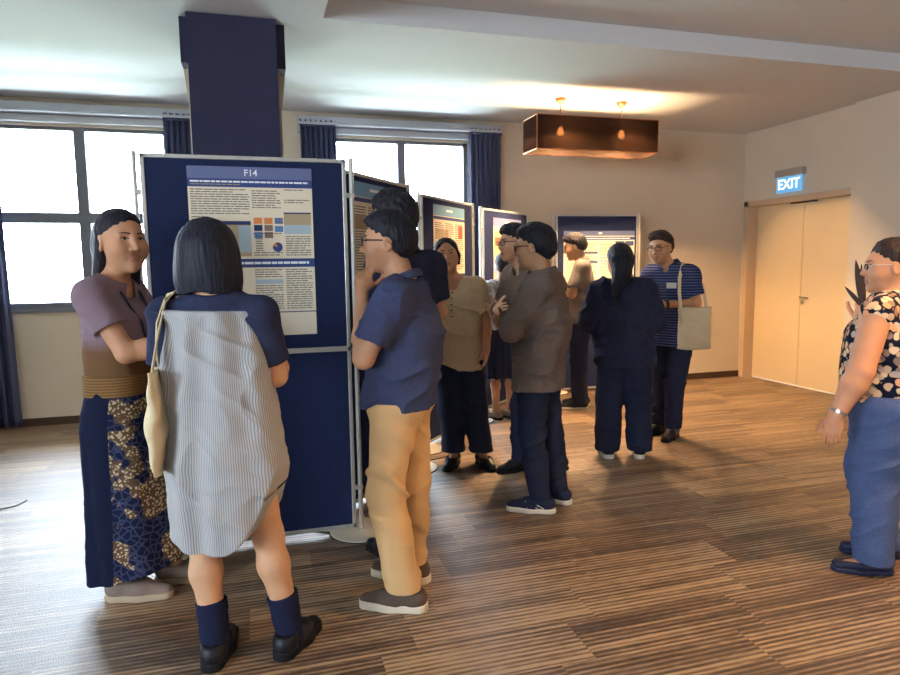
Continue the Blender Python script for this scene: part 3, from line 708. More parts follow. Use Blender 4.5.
def front_y(ob, x, z, sgn=1, r=None):
    """y of the cloth surface in front (sgn=1) at x, z in the person's frame"""
    bpy.context.view_layer.update()
    hit, loc, nr, ix = ob.ray_cast(Vector((x, sgn*1., z)), Vector((0, -sgn, 0)))
    return loc.y if hit else sgn*.12
def person(name, base, yaw, label, H):
    """H: dict of joints (person frame: x right, y forward), garments and looks"""
    o = empty('person', (base[0], base[1], 0), R_(yaw)); tag(o, label, 'person')
    vx = H.get('vox', .006); hs = H.get('hs', 1.); fem = H.get('fem', 0)
    nk = V3(*H['neck']); pv = V3(*H['pelv']); hc = V3(*H['head']); sw = H.get('sw', .165)
    hR = rotm(*H.get('hrot', (0, 0, 0)))
    toh = lambda P: (P-hc)@hR/hs
    fromh = lambda p: hc+(hR@np.asarray(p, float))*hs
    J = {}
    cy = R_(H.get('cyaw', 0)); cr = V3(math.cos(cy), math.sin(cy), 0)
    for s, sg in (('L', -1), ('R', 1)):
        J['sh'+s] = V3(*H['sh'+s]) if 'sh'+s in H else nk+cr*sg*sw+V3(0, -.005, -.055)
        J['el'+s] = V3(*H['el'+s]); J['wr'+s] = V3(*H['wr'+s])
        J['hip'+s] = pv+V3(sg*H.get('hw', .085), 0, -.03)
        J['kn'+s] = V3(*H['kn'+s]); J['an'+s] = V3(*H['an'+s])
    A = H.get('arm', 1.); sk = skinmat(H.get('skin', 'c79673'))
    # ---- body
    b = Shape(); pvz, nkz = pv[2], nk[2]
    sp = lambda t: pv+(nk-pv)*t
    def row(t, a, d_, yo=0, bow=H.get('bow', 0)):
        c = sp(t); return (c[2], a, d_, c[0], c[1]+yo+bow*math.sin(math.pi*min(max(t, 0), 1)))
    bw = H.get('bw', 1.); bd = H.get('bd', 1.)
    b.u(loft([row(-.12, .10, .07), row(0, .13*bw, .085*bd), row(.3, .115*bw, .075*bd), row(.65, .13*bw, .085*bd), row(.88, .11, .06), row(1., .055, .050)]), .0)
    hb = fromh((0, -.022, -.055))
    b.u(cone(nk+V3(0, -.008, -.05), hb, .058*A**.5*H.get('nr', 1), .053*H.get('nr', 1)), .03)
    for s in 'LR':
        b.u(cone(nk+(J['sh'+s]-nk)*.25, J['sh'+s], .045, .046*A), .04)
        b.u(cone(J['sh'+s], J['el'+s], .047*A, .038*A), .03)
        m_ = J['el'+s]+(J['wr'+s]-J['el'+s])*.3
        b.u(cone(J['el'+s], m_, .038*A, .039*A), .02); b.u(cone(m_, J['wr'+s], .039*A, .0265*A**.5), .02)
        hd_ = H.get('hand'+s, {}); fd = J['wr'+s]-J['el'+s]
        b.u(hand_prim(J['wr'+s], V3(*hd_['d']) if 'd' in hd_ else fd, V3(*hd_.get('t', (0, 1, .0))), s, hd_.get('curl', .3), hd_.get('thumb', .35), hd_.get('s', .97 if not fem else .9), curls=hd_.get('curls')), .012)
        lr = H.get('legr', (.066, .040, .030) if 'trousers' in H or 'skirt' in H else (.078, .052, .036))
        b.u(cone(J['hip'+s], J['kn'+s], lr[0], lr[1]), .03)
        cm = J['kn'+s]+(J['an'+s]-J['kn'+s])*.30+V3(0, -.014, 0)
        b.u(cone(J['kn'+s], cm, lr[1], lr[1]*1.04), .03); b.u(cone(cm, J['an'+s], lr[1]*1.04, lr[2]), .03)
        ty = H.get('toe'+s, 0); c_, s_ = math.cos(R_(ty)), math.sin(R_(ty))
        b.u(cone(J['an'+s]*V3(1, 1, 0)+V3(0, 0, .05), J['an'+s]*V3(1, 1, 0)+V3(-s_*.13, c_*.13, .030), .030, .020), .03)
    b.u(Prim(lambda P: d_head(toh(P), fem, H.get('full', 0))*hs, hc, .16*hs), .02)
    def fm(c):
        q = toh(c); lips = (np.abs(q[:, 0]) < .024) & (q[:, 1] > .080) & (np.minimum(d_ell(q, V3(0, .089, -.0575), (.023, .0115, .0060)), d_ell(q, V3(0, .0875, -.07), (.019, .0115, .0074))) < .0018)
        return np.where(lips, 1, 0)
    body = mesh_obj('body', b, H.get('bvox', vx), [sk, M['lip']], o, fm)
    # ---- face details
    def surf(x, z):
        ys = np.linspace(.135, .0, 136); P = np.stack([np.full(136, x), ys, np.full(136, z)], -1); d = d_head(P, fem)
        i = np.argmax(d < 0); return ys[i]
    if H.get('face', 1):
        hm0 = H['hair'].get('mat')
        for sg in (-1, 1):
            ye = surf(sg*.031, .008); e = MB(); n1, n2 = 14, 10
            c0 = V3(sg*.031, ye-.003, .0085)
            for i in range(n2+1):
                for j in range(n1):
                    th_, ph = math.pi*i/n2, 2*math.pi*j/n1
                    e.v.append(tuple(fromh(c0+V3(.0130*math.cos(th_), .0062*math.sin(th_)*math.cos(ph), .0046*math.sin(th_)*math.sin(ph)*(1 if math.sin(ph) > 0 else .9)))))
            for i in range(n2):
                for j in range(n1): e.f.append((i*n1+j, i*n1+(j+1) % n1, (i+1)*n1+(j+1) % n1, (i+1)*n1+j))
            eo = e.build('eye', [M['eyew'], M['iris']], o, smooth=True)
            for p in eo.data.polygons:
                q = toh(np.array([p.center]))[0]
                if abs(q[0]-c0[0]) < .0058: p.material_index = 1
            l = MB(); pts = []; rs = []
            for t in np.linspace(-1, 1, 9):
                x = sg*.031+t*.0150; z = .0085+.0052*(1-t*t)-.0006*t*sg; pts.append(fromh((x, max(surf(x, z), ye+.0016-.004*t*t)+.0008, z))); rs.append(.0017*hs*(1.15-.5*t*t))
            l.tube(pts, rs, 6); l.build('eyelashes', M['lash'], o, smooth=True)
            l = MB(); pts = []; rs = []
            for t in np.linspace(0, 1, 8):
                x = sg*(.014+.036*t); z = .0275+.006*math.sin(t*2.4)-.003*t; pts.append(fromh((x, surf(x, z)+.0005, z))); rs.append((.0036-.0018*t)*hs*(.8 if fem else 1.1))
            l.tube(pts, rs, 6); l.build('eyebrow', hm0, o, smooth=True)
    # ---- hair
    hh = H['hair']; h = Shape(); kind = hh['kind']; th = hh.get('th', .012)
    def hp(fn, R=.16, c=(0, 0, 0)): return Prim(lambda P: fn(toh(P))*hs, fromh(c), R*hs)
    hl = hh.get('line', .0227)
    def cap(q):
        e = hl-(q[:, 1]*.69-q[:, 2]*.72)                     # distance from the hairline: hair thins out towards it
        g = np.clip(e/(.05 if kind == 'short' else .06), .2, 1.)
        if kind == 'short': g = np.minimum(g, np.clip((q[:, 2]+hh.get('nape', .058)+.01)/.05, .3, 1.))
        t3 = (th*g)[:, None]*np.array([[1., 1., 1.15]])
        d = smin(d_ell(q, V3(0, -.016, .034), np.array([[.0755, .094, .084]])+t3), d_ell(q, V3(0, -.045, -.02), np.array([[.062, .058, .062]])+t3*.85), .04)
        if hh.get('top'): d = smin(d, d_ell(q, V3(*hh.get('topc', (0, .02, .085))), (.062, .075, .03+hh['top'])), .03)
        return d
    def capcut(q):
        d = cap(q); face = q[:, 1]*.69-q[:, 2]*.72-hl
        if hh.get('part') is not None:
            face = q[:, 1]*.69-q[:, 2]*.72-hl+hh.get('pa', .022)*np.clip(1-np.abs(q[:, 0]-hh['part'])/.075, 0, 1)
        d = smax(d, face, .006)
        if kind == 'short':
            neckl = -q[:, 2]-hh.get('nape', .058)+np.clip(q[:, 1]+.03, 0, .1)*.55
            d = smax(d, neckl, .008)
            d = smax(d, -(d_ell(np.stack([np.abs(q[:, 0]), q[:, 1], q[:, 2]], -1), V3(.086, -.008, -.012), (.02, .022, .032))), .006)
        return d
    if kind in ('short', 'tied', 'long'): h.u(hp(capcut), 0)
    if kind == 'bob':
        L = hh.get('len', .16)
        bl = loft([(-L, .112, .094, 0, -.020), (-.10, .119, .104, 0, -.020), (-.03, .114, .110, 0, -.020), (.03, .104, .109, 0, -.020), (.07, .089, .096, 0, -.019), (.10, .066, .074, 0, -.018), (.119, .040, .046, 0, -.017), (.128, .010, .012, 0, -.016)], 2.1)
        def bob(q):
            d = bl.fn(q); d = np.maximum(d, -L-q[:, 2]+.010*np.cos(q[:, 0]*34))
            d = smax(d, -(d_ell(q, V3(0, .075, -.06), (.070, .075, .125))), .02)
            return d
        h.u(hp(bob, .24, (0, 0, -.04)), 0)
    for a, c, r1, r2, k in hh.get('locks', []): h.u(cone(fromh(a), fromh(c), r1*hs, r2*hs), k)
    for a, r, k in hh.get('blobs', []): h.u(Prim(lambda P, a=a, r=r: d_ell(toh(P), V3(*a), r)*hs, fromh(a), max(r)*hs), k)
    amp = hh.get('amp', .0022); fq = hh.get('freq', (150, 150, 26))
    h.disp.append(lambda P: amp*vnoise(toh(P)*np.array(fq)+3.))
    mesh_obj('hair', h, H.get('hvox', vx*.85), hh['mat'], o)
    # ---- glasses
    if H.get('glasses'):
        g = MB(); fy = .1035
        rimr = H.get('rimr', .0016)
        lo_ = []
        for sg in (-1, 1):
            pts = []
            for k in range(20):
                a = 2*math.pi*k/20; ca, sa = math.cos(a), math.sin(a)
                x = .0245*np.sign(ca)*abs(ca)**.7; z = .0165*np.sign(sa)*abs(sa)**.7
                pts.append(fromh((sg*.033+x, fy-.010*abs((sg*.033+x)/.06)**2, .004+z)))
            g.tube(pts, rimr*hs, 6, closed=True); lo_.append(pts)
            g.tube([fromh((sg*.0575, fy-.010, .010)), fromh((sg*.072, .075, .012)), fromh((sg*.0795, .02, .010)), fromh((sg*.080, -.010, .006)), fromh((sg*.077, -.03, -.012))], rimr*1.05*hs, 6)
        g.tube([fromh((-.009, fy, .008)), fromh((0, fy+.002, .011)), fromh((.009, fy, .008))], rimr*hs, 6)
        go = g.build('glasses', H.get('gmat', M['black']), o, smooth=True)
        for pts in lo_:
            l = MB(); l.v = [tuple(p) for p in pts]; l.f = [tuple(range(20))]; l.build('lens', M['lens'], go)
    # ---- top garment
    def wrinkle(fr, amp, cen=None, seed=0., tilt=.5):
        Rw = rotm(0, 25*math.sin(seed*3.1), 30*math.cos(seed*1.7))
        def f(P):
            q = (P+.035*np.stack([vnoise(P*6+seed), vnoise(P*6+seed+7), vnoise(P*6+seed+13)], -1))@Rw
            n = vnoise(q*np.array(fr)+seed); rid = np.clip(1-np.abs(n)*1.9, 0, 1)**1.5
            w_ = 1.
            if cen is not None:
                w_ = .22
                for c, rad in cen: w_ = w_+np.exp(-((P-c)**2).sum(1)/rad**2)
                w_ = np.minimum(w_, 1.2)
            return -amp*(rid-.25)*w_*(.55+.9*np.clip(vnoise(P*4+seed*2)+.5, 0, 1))
        return f
    def sleeves(sh, s, T, J):
        r = T.get('sr', (.060, .056, .042)); fr = T.get('len', .62)
        a, e, w = J['sh'+s], J['el'+s], J['wr'+s]
        if fr == 0: return
        if fr <= 1:
            c = a+(e-a)*fr; n = nrm(e-a)
            p = cone(a, a+(e-a)*(fr+.25), r[0], r[1]); f0 = p.fn
            p.fn = lambda P, f0=f0, c=c, n=n: np.maximum(f0(P), (P-c)@n)
        else:
            sh.u(cone(a, e, r[0], r[1]), .035); f2 = fr-1; c = e+(w-e)*f2; n = nrm(w-e)
            p = cone(e, e+(w-e)*(f2+.2), r[1], r[2]); f0 = p.fn
            p.fn = lambda P, f0=f0, c=c, n=n: np.maximum(f0(P), (P-c)@n)
        sh.u(p, .035)
    tops = H.get('tops', []); G = {}
    for T in tops:
        t = Shape(); t.u(loft([row(*r) for r in T['rows']], T.get('ex', 2.4)), 0)
        if T.get('shoulder', 1):
            for s in 'LR': t.u(cone(nk+(J['sh'+s]-nk)*.22+V3(0, 0, -.008), J['sh'+s], T.get('tr', .052), T.get('sr', (.060,))[0]), .05)
        for s in T.get('which', 'LR'): sleeves(t, s, T, J)
        sd = abs(hash2(label)) % 97
        t.disp.append(wrinkle(T.get('wf', (5, 5, 10)), T.get('wa', .006)*1.25, seed=sd*.37))
        t.disp.append(wrinkle((12, 12, 17), T.get('wa', .006)*.5, seed=sd*.21+5.))
        for fn in T.get('folds', []): t.disp.append(fn)
        if 'hem' in T: t.clip(lambda P, z=T['hem']: (z(P) if callable(z) else z)-P[:, 2], .004)
        if 'topz' in T: t.clip(lambda P, z=T['topz']: P[:, 2]-(z(P) if callable(z) else z), .003)
        if 'keep' in T: t.clip(T['keep'], .003)
        # neck hole
        if T.get('neckhole', 1):
            hr = T.get('nh', .062); cN = nk+V3(0, .012+T.get('nhy', 0), .01)
            t.sub(cone(cN+V3(0, .01, -.025-T.get('nhd', 0)), cN+V3(0, 0, .12), hr, hr+.02), .01)
        to = mesh_obj(T.get('name', 'shirt'), t, T.get('vox', vx), T['mat'], o)
        G[T.get('name', 'shirt')] = to
        if T.get('collar'):
            c = Shape(); ro, ri = T['collar'], T['collar']-.012; ax = nrm(hb-nk+V3(0, .01, .03)); c0 = nk+V3(0, T.get('cy', .0), T.get('cz', .006))
            p = cone(c0-ax*.03, c0+ax*.06, ro+.012, ro-.006); f0 = p.fn
            def cf(P, f0=f0):
                q = P-c0; hgt = q@ax; f = f0(P); s_ = np.maximum(f, -(f+.011))
                rad = np.arctan2(np.abs(q[:, 0]), q[:, 1])
                s_ = np.maximum(s_, np.maximum(hgt-.030+.012*np.clip(1.2-rad, 0, 1), -hgt-.030*np.clip(1.6-rad, -.2, 1)-.012))
                return smax(s_, .18-rad, .01)
            p.fn = cf; c.u(p, 0)
            mesh_obj('collar', c, min(vx, .0055), T.get('cmat', T['mat']), to)
    # ---- trousers / skirt
    if 'trousers' in H:
        T = H['trousers']; t = Shape(); r = T.get('r', (.10, .082, .064))
        for s in 'LR':
            t.u(cone(J['hip'+s]+V3(0, 0, .01), J['kn'+s], r[0], r[1]), .02 if s == 'L' else .02)
            cut = J['an'+s]+V3(0, 0, -.05); t.u(cone(J['kn'+s], cut, r[1], r[2]), .03)
        t.u(loft([row(-.16, .10*bw, .09*bd), row(-.02, .158*bw, .116*bd, -.01), row(.14, .150*bw, .108*bd), row(.26, .142*bw, .10*bd)]), .05)
        hems = [x['hem'] for x in tops if 'hem' in x and not callable(x['hem'])]; T.setdefault('top', (hems[0] if hems else pvz-.08)+.035)
        hz = T.get('hem', .065); t.clip(lambda P: hz-P[:, 2], .003); t.clip(lambda P: P[:, 2]-T['top'], .003)
        cs = [(J['kn'+s]+V3(0, -.02, 0), .16) for s in 'LR']+[(J['an'+s]+V3(0, 0, .08), .14) for s in 'LR']+[(pv+V3(0, 0, -.12), .16)]
        sd = abs(hash2(label)) % 89
        t.disp.append(wrinkle((4, 4, 15), T.get('wa', .009), cs, sd*.3)); t.disp.append(wrinkle((4, 4, 5), .006, None, sd*.2))
        to = mesh_obj('trousers', t, T.get('vox', vx), T['mat'], o)
    if 'skirt' in H:
        T = H['skirt']; t = Shape(); t.u(loft(T['lv'], 2.2), 0)
        n = T.get('n', 12); am = T.get('am', .012); z1 = T['lv'][0][0]; z2 = T['lv'][-1][0]; za, zb = min(z1, z2), max(z1, z2)
        cx, cyy = T['lv'][0][3], T['lv'][0][4]
        t.disp.append(lambda P: -am*np.clip((zb-P[:, 2])/(zb-za), 0, 1)**.8*np.cos(n*np.arctan2(P[:, 1]-cyy, P[:, 0]-cx)+1.6*vnoise(P*np.array((3., 3., 2.)))))
        t.disp.append(wrinkle((9, 9, 12), .004, None, 4.))
        if 'hem' in T: t.clip(lambda P: T['hem'](P)-P[:, 2], .003)
        mesh_obj('skirt', t, T.get('vox', vx), T['mat'], o)
    # ---- socks and shoes
    for s in 'LR':
        S = H.get('shoes')
        if not S: continue
        an = J['an'+s]; ty = H.get('toe'+s, 0); up, sole, g = shoe_prims(an, ty, S.get('L', .26), S.get('w', 1.))
        st = S.get('sole_t', .022)
        sh = Shape()
        for p, k in up: sh.u(p, k)
        sh.clip(lambda P: st*.8-P[:, 2], .002); top = S.get('top', .085)
        c_, s_ = math.cos(R_(ty)), math.sin(R_(ty))
        if S.get('low'):           # slip-on / sandal opening
            sh.sub(Prim(cone(g(0, -.02, .11), g(0, .045, .10), .052, .045).fn, g(0, 0, .1), .12), .008)
        sh.clip(lambda P: P[:, 2]-top, .004)
        sh.disp.append(lambda P: S.get('amp', .0)*vnoise(P*60))
        so = mesh_obj(S.get('name', 'shoe'), sh, S.get('vox', vx*.8), S['mat'], o)
        q = Shape(); q.u(Prim(lambda P, sole=sole: smax(sole(P)-S.get('sw', .0), np.abs(P[:, 2]-st/2)-st/2, .006), g(0, .05, .02), .2), 0)
        mesh_obj('sole', q, S.get('svox', vx*.8), S['smat'], so)
        if S.get('lace'):
            l = MB()
            for k in range(5):
                yy = .05+k*.016; zz = .088-k*.0068; l.tube([g(-.022, yy, zz-.010), g(0, yy+.004, zz), g(.022, yy, zz-.010)], .0028, 6)
            l.build('laces', S['lace'], so, smooth=True)
        if S.get('marks'):
            l = MB(); sx = S['marks']*(1 if s == 'R' else -1)
            for y0, y1 in ((-.02, .05), (.015, .085), (.075, .02), (.05, -.01)): l.tube([g(sx*.043, y0, .034), g(sx*.041, (y0+y1)/2, .052), g(sx*.031, y1, .072)], .0028, 6)
            l.build('side_marks', S['lace'], so, smooth=True)
        if 'sock' in H:
            k = Shape(); kn = J['kn'+s]; ax = nrm(kn-an); rr = lr[2]+.012
            k.u(cone(V3(an[0], an[1], .05), an+ax*H['sock'][1]*1.4, rr, rr+.010), 0)
            k.clip(lambda P, ax=ax, an=an: (P-an)@ax-H['sock'][1], .002)
            k.disp.append(wrinkle((10, 10, 40), .002))
            mesh_obj('sock', k, .005, H['sock'][0], o)
    return o, J, fromh, G
# ------------------------------------------------------------------ the people
def dress_nodes(nt, b, tc):
    sep = nt.nodes.new('ShaderNodeSeparateXYZ'); nt.links.new(tc.outputs['Object'], sep.inputs[0])
    an = math_(nt, 'ARCTAN2', math_(nt, 'ADD', sep.outputs[0], .07), math_(nt, 'MULTIPLY', sep.outputs[1], -1.))
    nz = tex(nt, 'ShaderNodeTexNoise', tc.outputs['Object'], Scale=8.)
    v = math_(nt, 'ADD', math_(nt, 'MULTIPLY', an, 150.), math_(nt, 'MULTIPLY', nz.outputs['Fac'], 3.))
    s_ = math_(nt, 'ADD', math_(nt, 'MULTIPLY', math_(nt, 'SINE', v), .5), .5)
    nt.links.new(ramp(nt, s_, [(.15, '898d97'), (.8, 'bbb7b2')]), b.inputs['Base Color'])
BLK = hairmat('14141b', '25252f'); BLK2 = hairmat('16151b', '28262f'); BRN = hairmat('1e1511', '3a2a24')
F = dict(
 mauve=mat('mauve_knit', '85707a', .9, .1, build=twotone_nodes), band=mat('brown_rib', '7b5d3c', .9, .1, build=stripes_nodes(2, .012, '6a4e31', '87663f')),
 batik=mat('navy_batik', '1a2340', .8, .1, build=batik_nodes), lany=mat('lanyard_navy', '2a2f45', .6),
 yoke=mat('navy_cotton', '2f334c', .9, .1, noise=(40, .1)), stripe=mat('pinstripe_grey', 'a9adb4', .9, .1, build=dress_nodes),
 sock=mat('sock_navy', '22263d', .95, .05), shoeb=mat('shoe_black', '17181f', .5, .35), soleb=mat('sole_black', '14151a', .7),
 polo=mat('navy_polo', '3d4360', .9, .1, noise=(90, .10)), khaki=mat('khaki_chino', 'cfa878', .9, .1, noise=(5, .05)),
 shoebr=mat('shoe_brown_knit', '5b4c43', .8, .2, noise=(160, .2)), solew=mat('sole_cream', 'd8cbb6', .6),
 shoetp=mat('shoe_taupe', '8b7a70', .8, .2, noise=(120, .1)), solet=mat('sole_taupe', 'b7a48c', .7),
 dark=mat('black_cloth', '2a2f45', .9, .1, noise=(60, .1)), navy2=mat('navy_shirt', '2b3047', .9, .1, noise=(60, .1)),
 beige=mat('beige_blouse', 'c9b394', .9, .1, build=weave_nodes('bfa686', 'd6c09f', 260)), trous=mat('navy_trousers', '2a3046', .9, .1, noise=(40, .08)),
 white=mat('white_blouse', 'c3c6cf', .9, .1, build=weave_nodes('8a8f9e', 'd8dae0', 40)), skirt=mat('dark_skirt', '262c42', .9, .1),
 brownj=mat('brown_jacket', '77655a', .9, .1, build=weave_nodes('6f5f56', '83705f', 240)), greyj=mat('grey_brown_shirt', '6f645f', .9, .1, build=weave_nodes('665d5b', '7a6e67', 240)),
 greyp=mat('grey_polo', '7e7670', .9, .1, noise=(60, .08)), black=mat('black_jacket', '2b3046', .9, .12, noise=(30, .1)),
 stripp=mat('striped_polo', '2b3557', .9, .1, build=stripes_nodes(2, .022, '2b345c', '5b668c', .35, .78)), floral=mat('floral_blouse', 'c9a887', .85, .1, build=floral_nodes),
 denim=mat('denim', '48567c', .9, .1, build=weave_nodes('404e74', '55648a', 420)), shoen=mat('shoe_navy_mesh', '27304a', .7, .2, noise=(150, .2)), white_s=mat('sole_white', 'e6e2da', .5),
 canvas=mat('cream_canvas', 'd9c7a4', .9, .1, noise=(50, .04)), badge=mat('badge_white', 'e9ecf0', .5), sandal=mat('sandal_navy', '20263f', .5, .3), fan=mat('fan_dark_brown', '43332c', .6),
)
VOX = dict(near=.0055, mid=.0065, far=.008)

# 1 woman in mauve knit and batik skirt
w1, J1, h1, G1 = person('person', (-.592, 3.079), -113, 'woman in mauve brown knit top and navy batik long skirt, long dark hair', dict(
 vox=VOX['near'], bvox=.0048, fem=1, full=.9, hs=1.10, head=(-.005, .035, 1.552), neck=(.005, -.015, 1.385), pelv=(.0, -.01, .90), hrot=(-29, 0, 0), sw=.138,
 elR=(.135, .115, 1.095), wrR=(.0, .32, 1.135), elL=(-.19, .05, 1.09), wrL=(-.03, .25, 1.10), knL=(-.09, .03, .46), knR=(.09, .0, .46), anR=(.075, .0, .085), anL=(-.10, .13, .085), toeR=12, toeL=14,
 handR=dict(d=(-.6, .7, .1), t=(0, .2, 1)), handL=dict(d=(.8, .5, .1), t=(0, .2, 1)), arm=1.08, skin='c28f6e',
 hair=dict(kind='long', mat=hairmat('16131b', '2b2733'), th=.011, part=-.01, line=.008, amp=.002,
   locks=[((.062, -.03, -.02), (.075, -.055, -.17), .026, .022, .03), ((-.062, -.03, -.02), (-.07, -.055, -.17), .026, .022, .03), ((0, -.07, 0), (0, -.085, -.20), .055, .045, .05), ((.03, -.07, -.03), (.045, -.085, -.20), .04, .03, .04), ((-.03, -.07, -.03), (-.045, -.085, -.20), .04, .03, .04)]),
 tops=[dict(mat=F['mauve'], rows=[(-.06, .145, .128), (.15, .138, .122), (.42, .146, .128, .008), (.66, .148, .132, .014), (.87, .115, .088), (1.0, .076, .070)], len=.55, sr=(.064, .066), tr=.056, nh=.066, nhd=.035, wa=.005, hem=.93),
       dict(name='waistband', mat=F['band'], rows=[(-.02, .152, .134), (.10, .147, .129), (.24, .147, .130)], shoulder=0, which='', neckhole=0, hem=.905, topz=.995, wa=.002)],
 skirt=dict(mat=F['batik'], lv=[(.95, .140, .124, 0, -.01), (.80, .168, .152, 0, -.01), (.45, .180, .182, 0, .012), (.07, .195, .215, 0, .025)], n=9, am=.008, hem=lambda P: .088+.24*np.clip(P[:, 1]+.10, 0, .4)),
 shoes=dict(mat=F['shoetp'], smat=F['solet'], sole_t=.03, L=.28, w=1.05)))
lb = MB()
for sx in (-1, 1):
    lb.tube([(sx*.066, -.055, 1.405), (sx*.074, .0, 1.395)]+[(x*sx, front_y(G1['shirt'], x*sx, z)+.004, z) for x, z in ((.070, 1.335), (.060, 1.28), (.042, 1.21), (.012, 1.12))], .006, 6)
lb.build('lanyard', F['lany'], w1, smooth=True)

# 2 girl seen from behind in pinstripe dress
hem2 = lambda P: .455+9*np.maximum(P[:, 0]+.02, 0)**2+2.2*np.maximum(-.1-P[:, 0], 0)**2
def pleat2(P):
    c = P[:, 0]+.075; z = np.clip((1.27-P[:, 2])/.8, 0, 1)
    back = np.clip((.03-P[:, 1])/.05, 0, 1)
    return (.0075*np.cos(c*(62-26*z)+.8*np.sin(P[:, 2]*4))*back+.006*np.cos(np.arctan2(P[:, 1], c)*11)*z)
w2, J2, h2, G2 = person('person', (-.089, 2.401), -21.9, 'girl with black bob seen from behind, grey pinstripe dress with navy sleeves', dict(
 vox=VOX['near'], bvox=.005, fem=1, hs=.97, head=(-.085, .01, 1.488), neck=(-.075, -.008, 1.335), pelv=(-.06, -.003, .84), sw=.176, face=0,
 elR=(.118, .055, 1.045), wrR=(.05, .28, 1.10), elL=(-.285, .03, 1.045), wrL=(-.20, .26, 1.09), knL=(-.165, .01, .43), knR=(.065, .045, .45), anL=(-.118, -.040, .10), anR=(.135, .044, .10), toeL=8, toeR=-14, hw=.085,
 handR=dict(d=(-.7, .5, .3), t=(0, .2, 1)), handL=dict(d=(.7, .5, .3), t=(0, .2, 1)), legr=(.080, .052, .037), skin='cf9f7c',
 hair=dict(kind='bob', mat=hairmat('171821', '272a38'), amp=.0016, len=.145, freq=(120, 120, 10)),
 tops=[dict(name='blouse', mat=F['yoke'], rows=[(.35, .14, .10), (.66, .152, .105), (.84, .145, .092), (.93, .11, .08), (1.0, .078, .070)], len=.74, sr=(.053, .064), tr=.046, nh=.058, wa=.004, hem=1.03),
       dict(name='dress', mat=F['stripe'], rows=[(-.95, .205, .150), (-.45, .216, .168), (-.1, .205, .162), (.25, .188, .146), (.6, .172, .128), (.80, .160, .118), (1.02, .152, .112)], shoulder=0, which='', neckhole=0, topz=lambda P: 1.292-.02*(P[:, 0]+.08), hem=hem2, wa=.006, folds=[pleat2])],
 shoes=dict(mat=F['shoeb'], smat=F['soleb'], sole_t=.035, L=.245, w=1.05, lace=F['soleb']), sock=(F['sock'], .125)))

# 3 man in khaki trousers, hand at chin
w3, J3, h3, G3 = person('person', (.527, 2.699), 57.6, 'man in navy polo and khaki trousers with glasses, hand at his mouth', dict(
 vox=VOX['near'], bvox=.0046, hs=1.01, head=(-.004, .010, 1.530), neck=(.008, -.055, 1.365), pelv=(.008, -.03, .86), hrot=(15, 0, 0), sw=.165, bow=-.03, face=1, glasses=1, rimr=.0024,
 shL=(-.158, -.072, 1.30), shR=(.165, -.03, 1.31), elL=(-.222, .035, 1.075), wrL=(-.103, .088, 1.335), elR=(.21, .05, 1.06), wrR=(.08, .09, 1.03),
 handL=dict(d=(.55, .05, .84), t=(.3, -.9, .1), thumb=.2, s=.95, curls=(.42, .70, .8, .85)), handR=dict(d=(-1, -.35, .05), t=(0, .2, 1), curl=.4),
 knL=(-.108, .005, .49), knR=(.105, -.035, .47), anL=(-.125, -.085, .09), anR=(.125, -.02, .09), toeL=8, toeR=-2, skin='c2906f', arm=1.08, nr=1.05, bd=1.12,
 hair=dict(kind='short', mat=BLK, th=.015, line=.002, top=.014, amp=.003, nape=.062),
 tops=[dict(mat=F['polo'], rows=[(-.13, .172, .150), (.1, .172, .152, .01), (.35, .172, .152, .012), (.65, .175, .132), (.86, .135, .092), (1.0, .085, .075)], len=.72, sr=(.075, .080), tr=.060, hem=.845, nh=.066, collar=.080, wa=.009)],
 trousers=dict(mat=F['khaki'], r=(.094, .082, .062), hem=.092, wa=.012), shoes=dict(mat=F['shoebr'], smat=F['solew'], sole_t=.034, L=.285, w=1.05, lace=F['shoebr'])))
yb = front_y(G3['shirt'], -.06, 1.24)
MB().box((-.02, -.004, -.015), (.02, .005, .015), Matrix.Rotation(R_(20), 3, 'Z'), (-.06, yb, 1.24)).build('name_badge', F['badge'], w3)

# 4 man behind him
w4, J4, h4, G4 = person('person', (.637, 3.064), 32.5, 'man with wavy black hair and navy shirt, mostly hidden behind the man in khaki', dict(
 vox=VOX['mid'], hs=1.04, head=(-.012, .02, 1.652), neck=(.005, -.03, 1.485), pelv=(.0, -.02, .93), hrot=(10, -4, 0), sw=.168,
 elR=(.235, -.045, 1.205), wrR=(.03, .16, 1.24), elL=(-.14, .0, 1.19), wrL=(.04, .11, 1.20), shL=(-.12, .0, 1.425), shR=(.172, -.055, 1.435),
 handR=dict(d=(-.9, .3, .1), t=(0, .2, 1)), handL=dict(d=(.9, .2, .1), t=(0, .2, 1)), knL=(-.065, .02, .49), knR=(.045, .0, .49), anL=(-.065, .02, .09), anR=(.035, -.01, .09), hw=.07, bw=.85, skin='c79672',
 hair=dict(kind='short', mat=BLK2, th=.018, line=.008, top=.020, amp=.007, freq=(75, 75, 60)),
 tops=[dict(mat=F['navy2'], rows=[(-.1, .165, .12), (.3, .162, .118), (.65, .170, .12), (.86, .135, .09), (1.0, .08, .072)], len=.72, sr=(.066, .066), hem=.86, nh=.062, collar=.074)],
 trousers=dict(mat=F['dark'], r=(.086, .076, .062)), shoes=dict(mat=F['shoeb'], smat=F['soleb'])))

